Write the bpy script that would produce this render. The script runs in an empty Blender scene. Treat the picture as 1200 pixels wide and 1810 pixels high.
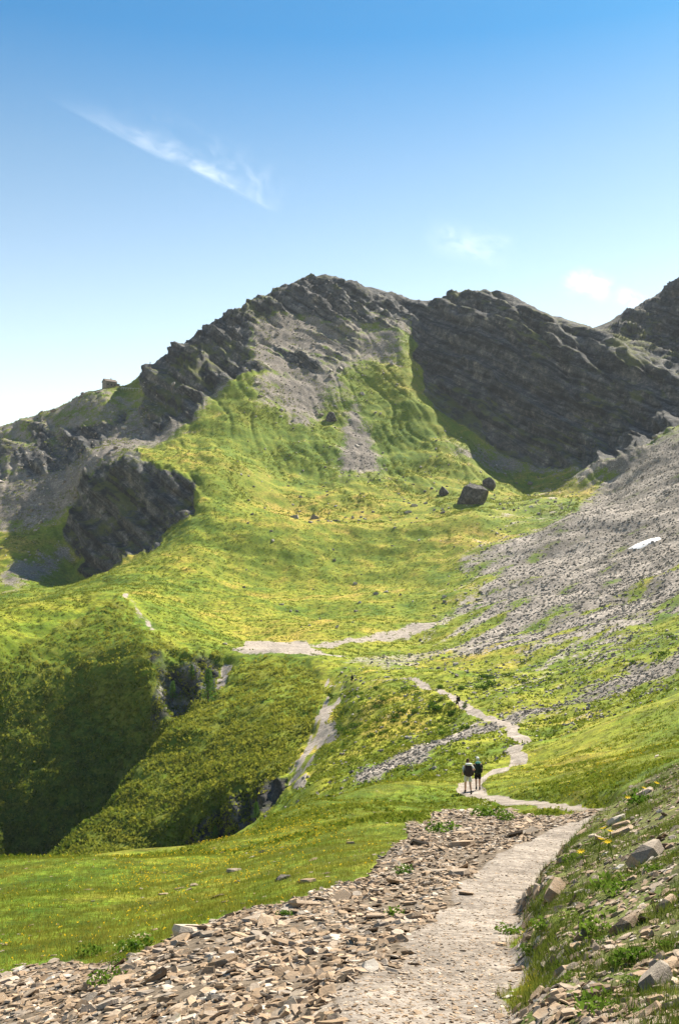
import bpy, bmesh, math, random
import numpy as np
from mathutils import Vector, Matrix
random.seed(7); rng = np.random.default_rng(7)
R = math.radians
scn = bpy.context.scene; col = scn.collection

# ------------------------------------------------------------------ camera, sky, sun, exposure
CAMZ = 1.6; F = 1760.0; PITCH = math.atan(135/1760)
cam_d = bpy.data.cameras.new('camera'); cam = bpy.data.objects.new('camera', cam_d); col.objects.link(cam)
cam_d.sensor_fit = 'VERTICAL'; cam_d.sensor_height = 36; cam_d.sensor_width = 24; cam_d.lens = 35.0
cam_d.clip_start = 0.1; cam_d.clip_end = 40000
cam.location = (0, 0, CAMZ); cam.rotation_euler = (R(90)+PITCH, 0, 0); scn.camera = cam

SUN_AZ = R(36); SUN_EL = R(42)          # azimuth clockwise from the view direction (+Y)
w = bpy.data.worlds.new('World'); scn.world = w; w.use_nodes = True
wn = w.node_tree.nodes; wl = w.node_tree.links; wn.clear()
sky = wn.new('ShaderNodeTexSky'); sky.sky_type = 'NISHITA'; sky.sun_disc = False
sky.sun_elevation = SUN_EL; sky.sun_rotation = SUN_AZ; sky.altitude = 1500; sky.air_density = 1.0; sky.dust_density = 0.5; sky.ozone_density = 1.5
bg = wn.new('ShaderNodeBackground'); bg.inputs[1].default_value = 0.056
wo = wn.new('ShaderNodeOutputWorld')
# film-like sky colour: paler towards the horizon, deeper overhead, the same all the way round
wtc = wn.new('ShaderNodeTexCoord'); wsp = wn.new('ShaderNodeSeparateXYZ'); wl.new(wtc.outputs['Generated'], wsp.inputs[0])
wr = wn.new('ShaderNodeValToRGB'); wl.new(wsp.outputs[2], wr.inputs[0]); we = wr.color_ramp.elements
stops = [(0, (2.2, 1.75, 1.2)), (.16, (2.1, 1.65, 1.15)), (.28, (1.62, 1.42, 1.10)), (.40, (1.0, 1.13, 1.01)), (.50, (.34, .84, .98)), (1, (.30, .78, .95))]
while len(we) < len(stops): we.new(.5)
for q, (pp, cc) in zip(we, stops): q.position = pp; q.color = tuple(x/3 for x in cc)+(1,)
wm = wn.new('ShaderNodeVectorMath'); wm.operation = 'MULTIPLY'; wl.new(sky.outputs[0], wm.inputs[0]); wl.new(wr.outputs[0], wm.inputs[1])
wm2 = wn.new('ShaderNodeVectorMath'); wm2.operation = 'SCALE'; wl.new(wm.outputs[0], wm2.inputs[0]); wm2.inputs['Scale'].default_value = 3
wl.new(wm2.outputs[0], bg.inputs[0]); wl.new(bg.outputs[0], wo.inputs[0])
sd = bpy.data.lights.new('sun', 'SUN'); sd.energy = 4.8; sd.angle = R(0.5); sd.color = (1.0, 0.91, 0.76)
so = bpy.data.objects.new('sun', sd); col.objects.link(so)
sdir = Vector((math.sin(SUN_AZ)*math.cos(SUN_EL), math.cos(SUN_AZ)*math.cos(SUN_EL), math.sin(SUN_EL)))
so.rotation_euler = sdir.to_track_quat('Z', 'Y').to_euler(); so.location = (60, 40, 80)
scn.view_settings.view_transform = 'Standard'; scn.view_settings.look = 'None'
scn.view_settings.exposure = 1.62; scn.view_settings.gamma = 1.0
scn.cycles.max_bounces = 5; scn.cycles.transparent_max_bounces = 8

# ------------------------------------------------------------------ pixel <-> world
sp, cp = math.sin(PITCH), math.cos(PITCH)
def ray(px, py):
    a = (np.asarray(px, float)-600)/F; b = (905-np.asarray(py, float))/F
    y = cp-b*sp; z = sp+b*cp
    return a/y, z/y                      # x/Y, z/Y   (z measured from the eye)
def at(px, py, Y):
    u, w_ = ray(px, py); return np.array([u*Y, Y, w_*Y+CAMZ])
def project(x, y, z):
    z = z-CAMZ; fwd = y*cp+z*sp; up = -y*sp+z*cp
    fwd = np.maximum(fwd, 1e-3)
    return 600+F*x/fwd, 905-F*up/fwd

# ------------------------------------------------------------------ noise
def _h(ix, iy, iz, s):
    n = (ix.astype(np.uint32)*np.uint32(374761393)+iy.astype(np.uint32)*np.uint32(668265263)+iz.astype(np.uint32)*np.uint32(2147483647)+np.uint32((s*974711+12345) & 0xffffffff))
    n = (n ^ (n >> np.uint32(13)))*np.uint32(1274126177)
    return n ^ (n >> np.uint32(16))
def noise2(x, y, s=0):
    x = np.asarray(x, np.float32); y = np.asarray(y, np.float32)
    fx = np.floor(x); fy = np.floor(y); ix = fx.astype(np.int64); iy = fy.astype(np.int64); tx = x-fx; ty = y-fy
    iz = np.zeros_like(ix)
    def g(dx, dy):
        h = _h(ix+dx, iy+dy, iz, s).astype(np.float32)*np.float32(2*math.pi/4294967296.0)
        return np.cos(h)*(tx-dx)+np.sin(h)*(ty-dy)
    sx = tx*tx*tx*(tx*(tx*6-15)+10); sy = ty*ty*ty*(ty*(ty*6-15)+10)
    a = g(0, 0); b = g(1, 0); c = g(0, 1); d = g(1, 1)
    return ((a+(b-a)*sx)*(1-sy)+(c+(d-c)*sx)*sy)*1.5
def noise3(x, y, z, s=0):
    x = np.asarray(x, np.float32); y = np.asarray(y, np.float32); z = np.asarray(z, np.float32)
    fx, fy, fz = np.floor(x), np.floor(y), np.floor(z)
    ix, iy, iz = fx.astype(np.int64), fy.astype(np.int64), fz.astype(np.int64); tx, ty, tz = x-fx, y-fy, z-fz
    f = lambda t: t*t*t*(t*(t*6-15)+10)
    sx, sy, sz = f(tx), f(ty), f(tz)
    def g(a, b, c):
        h = _h(ix+a, iy+b, iz+c, s)
        gx = (h & np.uint32(1023)).astype(np.float32)/511.5-1; gy = ((h >> np.uint32(10)) & np.uint32(1023)).astype(np.float32)/511.5-1; gz = ((h >> np.uint32(20)) & np.uint32(1023)).astype(np.float32)/511.5-1
        return gx*(tx-a)+gy*(ty-b)+gz*(tz-c)
    L = lambda p, q, t: p+(q-p)*t
    return L(L(L(g(0,0,0), g(1,0,0), sx), L(g(0,1,0), g(1,1,0), sx), sy), L(L(g(0,0,1), g(1,0,1), sx), L(g(0,1,1), g(1,1,1), sx), sy), sz)*1.4
def sst(a, b, x):
    t = np.clip((x-a)/(b-a), 0, 1); return t*t*(3-2*t)

# ------------------------------------------------------------------ terrain: known lines (px, py, metres ahead), the rest interpolated
LINES = [
 # foreground slope with the trail
 [(738,1810,4.9),(800,1690,7.0),(850,1600,9.9),(900,1545,12.6),(980,1490,16.5),(1068,1450,20.8),(1085,1434,27),(975,1421,38),(870,1408,47),(826,1403,53)],
 [(600,2300,2.4),(900,2200,2.3),(100,2300,3.2)], [(-300,1900,8),(0,1810,7.6),(350,1810,6.0)], [(1000,1810,4.9),(1250,1810,4.9),(1600,1840,5)],
 [(1000,1700,6.6),(1250,1640,7),(1600,1600,8)], [(1100,1560,11),(1300,1500,12),(1700,1420,14)],
 [(-300,1740,11),(0,1700,10.8),(300,1650,10.8),(500,1620,10.2)], [(-300,1640,17),(0,1600,16.5),(300,1580,16.3),(600,1545,14)],
 [(-300,1560,27),(0,1519,27),(150,1517,28),(300,1507,30),(430,1471,37),(500,1438,43),(560,1411,48),(640,1398,55),(720,1386,62)],
 [(-300,1585,36),(0,1545,40),(300,1528,46),(450,1490,55),(560,1432,62),(650,1415,68)],
 [(450,1520,25),(600,1480,23),(700,1450,28)], [(760,1420,45),(800,1385,62),(880,1372,66)],
 [(1000,1385,45),(1200,1375,30),(1500,1340,30)], [(1000,1335,72),(1200,1295,58),(1500,1230,55)], [(1000,1290,95),(1200,1232,82),(1500,1150,80)],
 [(920,1350,79),(930,1312,92),(905,1290,103),(895,1268,115),(808,1249,140),(750,1220,165),(690,1210,178),(622,1204,192)],
 # stream bed
 [(1500,1080,115),(1200,1165,122),(1050,1215,124),(895,1265,118),(760,1315,110),(630,1371,105),(545,1395,112),(480,1440,124),(400,1505,136),(300,1540,142)],
 [(820,1350,84),(720,1365,88),(660,1392,85)],
 # meadow beyond the stream
 [(640,1300,130),(720,1285,130),(800,1275,126)], [(610,1240,165),(700,1245,150)], [(800,1185,215),(900,1190,190),(1050,1150,185),(1200,1110,175),(1500,1010,165)],
 # left hill face, ravine, spur
 [(-300,1240,225),(0,1142,236),(100,1088,256),(170,1055,280),(215,1040,300)], [(215,1045,292),(275,1108,262),(330,1128,250),(400,1142,240)],
 [(270,1160,232),(340,1150,236),(398,1172,234)], [(285,1250,222),(350,1225,229),(395,1190,234)],
 [(-300,1640,140),(40,1545,196),(90,1518,204),(150,1455,210),(205,1402,214),(270,1312,221),(340,1248,231),(400,1180,239)], [(-60,1580,135),(110,1508,152),(215,1396,176),(290,1300,200),(350,1240,217),(405,1168,236)],
 [(0,1300,222),(100,1250,230),(200,1240,230)], [(0,1430,210),(90,1400,213),(180,1340,218)],
 [(405,1155,238),(440,1152,238),(500,1153,237),(550,1165,228),(578,1192,212),(585,1230,195),(552,1295,168),(500,1358,141)],
 [(440,1230,208),(350,1330,182),(300,1400,167),(200,1480,156)], [(510,1240,190),(430,1330,162),(360,1400,152)],
 [(430,1385,147),(350,1430,153),(290,1495,150)], [(500,1415,135),(440,1470,141),(380,1506,143),(310,1525,145)],
 [(598,1200,208),(602,1250,178),(570,1320,148),(520,1385,122)],
 # pan and pasture
 [(405,1138,246),(480,1148,245),(560,1150,243),(640,1160,238)], [(430,1128,285),(540,1122,288),(640,1118,290),(760,1100,318)],
 [(480,1090,330),(560,1088,342),(680,1075,350),(800,1060,352)], [(560,1045,400),(650,1045,402),(760,1025,405),(900,1000,400)],
 [(700,1160,250),(850,1130,255),(1000,1100,243),(1200,1040,240),(1500,930,235)],
 # berm
 [(380,935,455),(460,930,462),(560,926,478),(700,930,480),(850,920,482),(980,893,515),(1080,868,560)],
 [(400,1000,432),(500,1022,430),(600,1022,438),(720,995,446),(850,962,455),(950,936,470)], [(480,1050,392),(600,1050,400),(720,1030,402)],
 [(480,912,500),(600,915,515),(700,915,520),(838,906,520),(950,882,545)],
 # right scree slope
 [(1000,1010,355),(1200,1000,300),(1500,880,290)], [(1000,935,440),(1200,900,400),(1500,750,380)], [(1100,870,505),(1200,840,465),(1500,650,440)],
 [(1035,829,612),(1100,808,585),(1200,778,545),(1500,640,520)],
 # middle ridge
 [(-300,1110,400),(0,1062,398),(110,1044,402),(220,1004,414),(300,964,432),(380,936,455)], [(-300,1130,330),(0,1110,330),(110,1075,330),(220,1040,345),(330,1040,372)],
 [(-300,1120,430),(0,1064,430),(110,1042,440),(170,1020,445)],
 # left crag
 [(120,880,552),(150,830,552),(240,810,535),(320,835,515),(352,862,503)], [(135,1003,522),(180,1008,495),(235,990,474),(300,948,478)],
 [(440,925,475),(400,860,510),(380,800,545)], [(350,740,615),(290,800,565),(200,812,560)],
 # left slopes
 [(-300,980,530),(0,960,520),(90,940,530)], [(-300,900,590),(0,862,590),(100,850,585),(180,800,590)], [(0,800,650),(120,790,640),(220,770,630),(330,720,650)],
 [(-300,870,780),(0,752,730),(60,735,720),(110,722,705),(150,700,695),(180,686,682),(240,690,690)],
 # skyline
 [(240,688,700),(258,656,695),(300,622,705),(335,603,725),(392,570,755),(440,543,785),(500,518,815),(540,490,850),(620,498,865),(690,521,870),(722,538,862)],
 [(270,740,655),(330,690,670),(380,660,685)],
 # main face
 [(450,665,672),(400,720,632),(345,790,580)], [(500,880,545),(600,852,580),(700,868,575)], [(480,780,620),(600,760,655),(700,800,640),(780,820,625)],
 [(520,690,690),(620,690,708),(690,700,712)], [(500,610,740),(600,610,765),(690,620,770)], [(530,545,800),(620,550,820),(700,560,830)],
 # right cliff
 [(735,527,842),(790,521,830),(850,532,808),(920,551,780),(970,569,760),(1060,607,725),(1130,637,695),(1200,668,668),(1500,760,600)],
 [(700,560,818),(712,600,778),(724,640,750),(740,690,718),(765,724,694),(830,775,668)], [(735,570,842),(752,640,795),(778,700,748),(812,745,716)], [(820,752,708),(880,802,680),(960,822,660),(1010,830,645)],
 [(800,650,756),(900,680,722),(1000,700,696),(1150,730,652)], [(900,780,690),(1000,790,664),(1150,778,618)],
 # behind the cliff, and the far peak
 [(975,568,850),(1055,579,850),(1080,568,845),(1140,549,840),(1180,533,838),(1200,505,836),(1228,490,836),(1300,545,840),(1500,600,860)], [(1060,600,780),(1150,630,740),(1200,650,720)], [(1150,590,810),(1200,600,800)],
]
BACK = [(-300,930,900),(0,830,880),(200,780,860),(400,660,1000),(540,600,1080),(720,640,1080),(900,640,1050),(1100,640,1050),(1500,480,1050),
        (-300,1040,1500),(0,1000,1500),(540,900,1600),(1000,900,1600),(1500,800,1600)]
cp_u, cp_v, cp_w = [], [], []
for ln in LINES:
    for k in range(len(ln)):
        a = ln[k]; ua, wa = ray(a[0], a[1])
        cp_u.append(float(ua)); cp_v.append(math.log(a[2])); cp_w.append(float(wa))
        if k+1 < len(ln):
            b = ln[k+1]; ub, wb = ray(b[0], b[1])
            d = math.hypot(2.2*(ub-ua), math.log(b[2]/a[2])); n = int(d/0.09)
            for q in range(1, n+1):
                t = q/(n+1); cp_u.append(float(ua+(ub-ua)*t)); cp_v.append(math.log(a[2])*(1-t)+math.log(b[2])*t); cp_w.append(float(wa+(wb-wa)*t))
for b in BACK:
    ub, wb = ray(b[0], b[1]); cp_u.append(float(ub)); cp_v.append(math.log(b[2])); cp_w.append(float(wb))
Q = np.stack([np.array(cp_u)*2.2, np.array(cp_v)], 1); W = np.array(cp_w); N = len(W)
BETA = 1.25
def kern(d2): return -np.power(d2+1e-5, BETA/2)
D2 = ((Q[:, None]-Q[None])**2).sum(2)
A = np.zeros((N+3, N+3)); A[:N, :N] = kern(D2)+np.eye(N)*0.004; A[:N, N] = 1; A[:N, N+1:] = Q; A[N, :N] = 1; A[N+1:, :N] = Q.T
sol = np.linalg.solve(A, np.concatenate([W, np.zeros(3)]))
def rbf(u, v):
    sh = u.shape; q = np.stack([u.ravel()*2.2, v.ravel()], 1).astype(np.float32); out = np.empty(len(q), np.float32)
    Qf = Q.astype(np.float32); c = sol[:N].astype(np.float32)
    for s in range(0, len(q), 20000):
        p = q[s:s+20000]
        d2 = (p[:, :1]-Qf[:, 0])**2+(p[:, 1:]-Qf[:, 1])**2
        out[s:s+20000] = kern(d2)@c+sol[N]+p@sol[N+1:].astype(np.float32)
    return out.reshape(sh)

# coarse evaluation
U0, U1 = -0.90, 0.90; V0, V1 = math.log(1.3), math.log(1500)
CU, CV = 460, 560
cu = np.linspace(U0, U1, CU); cv = np.linspace(V0, V1, CV)
CW = rbf(np.repeat(np.clip(cu, -.54, .60)[None], CV, 0), np.repeat(cv[:, None], CU, 1))
def bil(G, u, v):
    fu = np.clip((u-U0)/(U1-U0)*(CU-1), 0, CU-1.001); fv = np.clip((v-V0)/(V1-V0)*(CV-1), 0, CV-1.001)
    iu = fu.astype(int); iv = fv.astype(int); tu = fu-iu; tv = fv-iv
    return (G[iv, iu]*(1-tu)+G[iv, iu+1]*tu)*(1-tv)+(G[iv+1, iu]*(1-tu)+G[iv+1, iu+1]*tu)*tv
# columns: dense inside the frame
tt = np.linspace(0, 1, 4001); uu = U0+(U1-U0)*tt
dens = np.where(np.abs(uu) < 0.36, 1.0, np.where(np.abs(uu) < .55, .15, .07)); cdf = np.cumsum(dens); cdf = (cdf-cdf[0])/(cdf[-1]-cdf[0])
NC, NR = 760, 1060
ucol = np.interp(np.linspace(0, 1, NC), cdf, uu)
# rows: for every column, about even steps in the picture
Wc = np.stack([bil(CW, np.full(CV, u), cv) for u in ucol], 1)          # CV x NC
run = np.maximum.accumulate(Wc, 0); vis = (Wc >= run-0.004)
g = np.abs(np.gradient(Wc, cv, axis=0))*np.where(vis, 1, 0.2)+0.06
ker = np.exp(-0.5*(np.arange(-40, 41)/16.0)**2); ker /= ker.sum()
gp = np.pad(g, ((0, 0), (40, 40)), mode='edge'); g = np.stack([np.convolve(gp[i], ker, 'valid') for i in range(CV)])
ker2 = np.exp(-0.5*(np.arange(-9, 10)/3.0)**2); ker2 /= ker2.sum()
gp = np.pad(g, ((9, 9), (0, 0)), mode='edge'); g = np.stack([np.convolve(gp[:, j], ker2, 'valid') for j in range(NC)], 1)
Vg = np.empty((NR, NC))
for j in range(NC):
    c = np.cumsum(g[:, j]); c = (c-c[0])/(c[-1]-c[0]); Vg[:, j] = np.interp(np.linspace(0, 1, NR), c, cv)
Ug = np.repeat(ucol[None], NR, 0); Yg = np.exp(Vg)
Wg = bil(CW, Ug, Vg)
X = Ug*Yg; Y = Yg.copy(); Z = Wg*Yg+CAMZ
PX0, PY0 = project(X, Y, Z)                                             # where the smooth ground shows: used to look up what covers it

# ------------------------------------------------------------------ trail
TRAIL = [(700,2100,3.0),(738,1810,4.9),(800,1690,7.0),(850,1600,9.9),(900,1545,12.6),(980,1490,16.5),(1068,1450,20.8),(1085,1434,27),(975,1421,38),(870,1410,47),(835,1403,53),(840,1385,60),(900,1362,72),(918,1350,79),(908,1332,85),(933,1312,92),(905,1298,101),(905,1282,108),(880,1266,117),(845,1258,128),(808,1249,140),(750,1220,165),(690,1211,178),(622,1205,192)]
tp = np.array([at(*p) for p in TRAIL])
dense = []
for k in range(len(tp)-1):                                              # Catmull-Rom through the trail points
    p0, p1, p2, p3 = tp[max(k-1, 0)], tp[k], tp[k+1], tp[min(k+2, len(tp)-1)]
    for t in np.linspace(0, 1, 7)[:-1]:
        dense.append(0.5*((2*p1)+(-p0+p2)*t+(2*p0-5*p1+4*p2-p3)*t*t+(-p0+3*p1-3*p2+p3)*t**3))
dense = np.array(dense+[tp[-1]])
dist = np.full(X.shape, 1e6); side = np.zeros(X.shape); zt = np.zeros(X.shape); yt = np.zeros(X.shape)
rowmax = int(np.searchsorted(Yg.min(1), 300))
Xs, Ys = X[:rowmax], Y[:rowmax]; ds, ss, zs, ys = dist[:rowmax], side[:rowmax], zt[:rowmax], yt[:rowmax]
for k in range(len(dense)-1):
    a, b = dense[k], dense[k+1]; ab = b[:2]-a[:2]; L2 = ab@ab
    t = np.clip(((Xs-a[0])*ab[0]+(Ys-a[1])*ab[1])/L2, 0, 1)
    dx = Xs-(a[0]+t*ab[0]); dy = Ys-(a[1]+t*ab[1]); d = np.hypot(dx, dy); m = d < ds
    ds[m] = d[m]; ss[m] = ((dx*ab[1]-dy*ab[0])/math.sqrt(L2))[m]; zs[m] = (a[2]+t*(b[2]-a[2]))[m]; ys[m] = (a[1]+t*(b[1]-a[1]))[m]
halfw = np.interp(yt, [3, 5, 10, 20, 30, 60, 150, 250], [0.40, 0.41, 0.42, 0.6, .55, 0.62, 0.70, .5])
edge = noise2(X/0.9, Y/0.9, 3)*0.14*sst(70, 30, Y)+noise2(X/0.25, Y/0.25, 4)*0.05*sst(16, 8, Y)
edge = edge+noise2(X/4.0, Y/4.0, 5)*np.where(yt > 40, 0.4, 0.1)
path = 1-sst(halfw*0.72, halfw*1.25, dist+edge)
lev = (1-sst(halfw*0.7, halfw*2.2, dist))*np.interp(Y, [45, 62], [1, 0])
Z = Z*(1-lev)+(zt-0.03)*lev
# uphill bank right of the trail
sB = side+noise2(X/1.3, Y/1.3, 8)*0.22+noise2(X/0.4, Y/0.4, 9)*0.08
bankh = np.interp(yt, [2, 5, 8, 12, 17, 22, 28, 40], [0.18, 0.18, 0.26, 0.45, 0.56, 0.42, 0.22, 0.0])
bank = np.where(side > 0, sst(0.0, 0.42, sB-halfw*.97), 0)
near = (Y < 45)
Z += np.where(near, bank*bankh+np.clip(side-.8, 0, 5)*bank*np.interp(yt, [5, 20, 36], [.34, .33, 0]), 0)

# ------------------------------------------------------------------ what covers the ground (places found in the picture, on the smooth ground)
def inpoly(poly, px, py):
    r = np.zeros(px.shape, bool); n = len(poly)
    for i in range(n):
        x1, y1 = poly[i]; x2, y2 = poly[(i+1) % n]
        if y1 == y2: continue
        c = ((y1 > py) != (y2 > py)) & (px < (x2-x1)*(py-y1)/(y2-y1)+x1); r ^= c
    return r
pxy = 1.0/np.maximum(Y, 3)*F
n1 = noise2(PX0/60, PY0/40, 11); n2 = noise2(PX0/60, PY0/40, 12); n3 = noise2(PX0/16, PY0/12, 13); n4 = noise2(PX0/16, PY0/12, 14); n5 = noise2(PX0/6, PY0/5, 15)
def region(poly, y0, y1, amp=1.0, soft=4):
    m = inpoly(poly, PX0+amp*(n1*14+n3*8+n5*4), PY0+amp*(n2*10+n4*7)) & (Y > y0) & (Y < y1)
    m = m.astype(np.float32)
    for _ in range(soft):
        m[1:-1] = (m[:-2]+2*m[1:-1]+m[2:])/4; m[:, 1:-1] = (m[:, :-2]+2*m[:, 1:-1]+m[:, 2:])/4
    return m
def mx(*a):
    r = a[0]
    for b in a[1:]: r = np.maximum(r, b)
    return r
big = Y*0+1
rock = mx(
  region([(238,640),(330,560),(520,440),(725,500),(735,600),(700,590),(640,580),(600,640),(540,670),(470,655),(440,650),(330,740),(262,770),(250,720)], 540, 3000),
  region([(-900,800),(0,765),(60,742),(150,760),(215,700),(238,735),(180,800),(90,850),(0,860),(-900,900)], 540, 3000)*np.clip(.75+n1*1.2, 0, 1),
  np.where(Y > 900, 1.0, 0),
  region([(720,490),(1000,540),(1230,640),(1400,700),(1400,780),(1200,770),(1060,822),(1000,832),(890,800),(770,725),(735,640)], 590, 3000, .5),
  region([(960,540),(1120,530),(1200,480),(1900,300),(1900,760),(1200,690)], 660, 3000, .5),
  region([(130,870),(170,820),(240,805),(330,838),(356,870),(310,940),(240,990),(190,1010),(130,1005),(110,950)], 455, 580, 1.7),
  region([(265,1150),(345,1142),(402,1165),(410,1190),(360,1240),(290,1280),(255,1290),(270,1220)], 200, 245, 1.3)*.62,
  region([(505,1358),(520,1385),(500,1420),(440,1475),(370,1510),(300,1515),(330,1460),(430,1390)], 120, 158, .8)*0.8,
  region([(200,1330),(260,1320),(250,1370),(190,1380)], 160, 240)*.45,
)
cliffm = region([(720,490),(1000,540),(1230,650),(1500,740),(1500,790),(1200,772),(1060,822),(1000,832),(890,800),(770,725),(735,640)], 590, 880, .3)
scree = mx(
  region([(1060,862),(1090,806),(1200,766),(1300,690),(1900,480),(1900,1010),(1200,1085),(1100,1110),(1000,1130),(930,1150),(700,1180),(640,1165),(800,1140),(900,1090),(790,1090),(830,1060),(880,1020),(800,1000),(960,940)], 150, 700),
  region([(1500,1090),(1200,1150),(1050,1200),(900,1250),(880,1262),(640,1355),(610,1372),(640,1392),(720,1360),(890,1285),(920,1275),(1070,1228),(1200,1190),(1500,1130)], 84, 150, .7),
  region([(760,770),(880,790),(1010,825),(1090,805),(1150,800),(1060,850),(1000,835),(900,835),(820,815)], 540, 700)*.85,
  region([(618,690),(634,690),(650,750),(668,800),(692,850),(595,850),(600,800),(614,750)], 540, 740, .7),
  region([(425,665),(560,640),(610,690),(580,700),(545,770),(500,730),(455,700)], 560, 780)*.9,
  region([(580,590),(700,560),(730,640),(690,640),(640,640),(590,660),(610,700),(560,690)], 640, 860)*.75,
  region([(-600,880),(0,870),(130,830),(220,760),(300,720),(420,660),(400,690),(300,770),(160,840),(120,900),(0,960),(-600,1000)], 540, 760)*.95,
  region([(-900,800),(0,735),(150,690),(250,680),(300,720),(220,780),(100,860),(0,900),(-900,940)], 540, 900)*.6,
  region([(0,1010),(110,960),(130,985),(60,1040),(0,1050)], 440, 560)*.9,
)
def blur(m, n, kk=2):
    m = m.copy()
    for _ in range(n):
        for k in (kk,):
            m[k:-k] = (m[:-2*k]+2*m[k:-k]+m[2*k:])/4; m[:, k:-k] = (m[:, :-2*k]+2*m[:, k:-k]+m[:, 2*k:])/4
    return m
rz = (PX0 > 560) & (PY0 > 830)
strk = noise2((PX0*.93-PY0*.37)/150, (PX0*.37+PY0*.93)/13, 33)+.6*noise2((PX0*.93-PY0*.37)/60, (PX0*.37+PY0*.93)/5, 34)
wide = blur(blur(scree, 60, 7), 20, 2)
scree = np.where(rz, np.clip(wide*.68+scree*.25+strk*.55*np.clip(wide*2, 0, 1)*np.interp(PY0-(1200-PX0)*.25, [900, 1000], [.5, 1]), 0, 1), np.maximum(blur(scree, 40)*.9, blur(scree, 8)*.72))
bed = region([(1500,1090),(1200,1150),(1050,1202),(900,1250),(880,1262),(640,1357),(612,1372),(640,1388),(720,1358),(890,1280),(920,1272),(1070,1222),(1200,1180),(1500,1120)], 84, 150, .8)
scree = np.maximum(scree, blur(bed, 6)*np.clip(.8+strk*.5, 0, 1))
rock = blur(rock, 5)
dirt = mx(
  region([(400,1138),(430,1128),(540,1128),(560,1150),(640,1160),(560,1160),(500,1152),(430,1148)], 225, 320, .35),
  region([(540,1134),(640,1122),(760,1105),(790,1080),(810,1090),(760,1115),(650,1130),(560,1140)], 230, 380, .35)*.8,
  region([(568,1183),(590,1195),(604,1230),(600,1278),(578,1308),(562,1338),(547,1358),(540,1400),(510,1402),(498,1352),(518,1330),(546,1298),(570,1260),(577,1225)], 112, 225, .9)*np.clip(.6+1.2*noise2((PX0*.55-PY0*.83)/60, (PX0*.83+PY0*.55)/7, 35), 0, 1),
  region([(210,1055),(222,1042),(228,1062),(240,1075),(262,1092),(285,1118),(270,1112),(248,1092),(232,1074),(214,1062)], 240, 320, .8)*.8,
  region([(395,1165),(412,1165),(400,1200),(380,1215)], 205, 245, .3),
  region([(620,1160),(800,1140),(900,1110),(900,1130),(760,1165),(680,1180),(600,1175)], 150, 300, .6)*.5,
)
slate = np.where(Y < 60, region([(-600,1760),(0,1715),(130,1695),(200,1705),(300,1670),(400,1625),(500,1595),(590,1560),(660,1535),(690,1490),(740,1455),(790,1430),(850,1425),(1000,1440),(1100,1430),(1100,1470),(1000,1560),(800,1750),(700,2500),(-600,2500)], 1, 40, .8), 0)
slate = np.where(side > 0.35, np.minimum(slate, 1-bank), slate)
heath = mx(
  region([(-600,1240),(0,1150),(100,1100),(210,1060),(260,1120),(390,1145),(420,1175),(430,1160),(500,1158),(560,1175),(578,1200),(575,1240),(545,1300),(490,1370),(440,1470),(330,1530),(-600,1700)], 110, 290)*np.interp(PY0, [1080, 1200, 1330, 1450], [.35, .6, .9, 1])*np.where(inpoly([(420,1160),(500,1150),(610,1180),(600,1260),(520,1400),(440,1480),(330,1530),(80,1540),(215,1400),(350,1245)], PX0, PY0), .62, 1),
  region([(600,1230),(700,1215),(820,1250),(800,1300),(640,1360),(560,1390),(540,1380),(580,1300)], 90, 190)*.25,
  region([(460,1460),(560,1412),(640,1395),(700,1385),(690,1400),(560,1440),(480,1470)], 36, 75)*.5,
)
flower = mx(region([(880,1400),(1000,1370),(1200,1290),(1200,1250),(1000,1330),(900,1350)], 40, 100)*1.0, region([(180,1530),(330,1505),(560,1425),(640,1440),(500,1520),(250,1590)], 12, 60))
rock = np.maximum(rock-dirt, 0); flower = blur(flower, 40, 3)
bankm = np.where(near & (side > 0), sst(0.05, .5, bank)*np.interp(yt, [25, 40], [1, 0]), 0)
path = np.where(Y < 58, path, path*np.interp(Y, [58, 75, 160, 180, 200], [1, 1, 1, .5, .25]))
dirt = np.maximum(dirt, path)
sband = noise2((Z*.87+X*.48)/13, X/120, 36)+.5*noise2((Z*.87+X*.48)/5, X/50, 37)
sm = sst(540, 570, PY0)*sst(800, 760, PX0)*sst(420, 470, PX0)*(Y > 600)*(1-cliffm)
keep = np.clip(.45+1.7*sband, 0, 1); scree = np.maximum(scree, rock*sm*(1-keep)*.95); rock = rock*(1-sm*(1-keep))

# ------------------------------------------------------------------ relief
def normals():
    P = np.stack([X, Y, Z], -1)
    dr = np.gradient(P, axis=0); dc = np.gradient(P, axis=1); n = np.cross(dc, dr)
    n /= np.linalg.norm(n, axis=-1, keepdims=True)+1e-9
    return n
step = np.maximum(np.maximum(Y*0.0022, 0.02), np.abs(np.gradient(Yg, axis=0))*.9)
relief = np.zeros(X.shape)
for k, lam in enumerate([90, 42, 20, 9, 4.2, 2.0, 0.9, 0.42, 0.2]):
    fade = sst(1.6, 3.2, lam/step)*np.interp(np.log(lam/Y), [-6.5, -4, -1.6, -0.6], [1, 1, 0.8, 0])
    amp = lam*np.interp(lam, [0.2, 1, 4, 20, 90], [0.035, .03, .04, .04, .025])*np.interp(Y, [30, 120], [1, 1.9])
    n = noise2(X/lam+k*17, (Y+0.6*Z)/lam*0.9, 20+k)
    bil_ = 1-2*np.abs(n)                                                  # billows for heath and scree
    relief += fade*amp*(n*(1-heath*.5)+heath*(np.abs(n)*2-.6)*1.1+scree*n*.5*(lam < 5))*(1-path*.6*(Y < 60))
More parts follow.
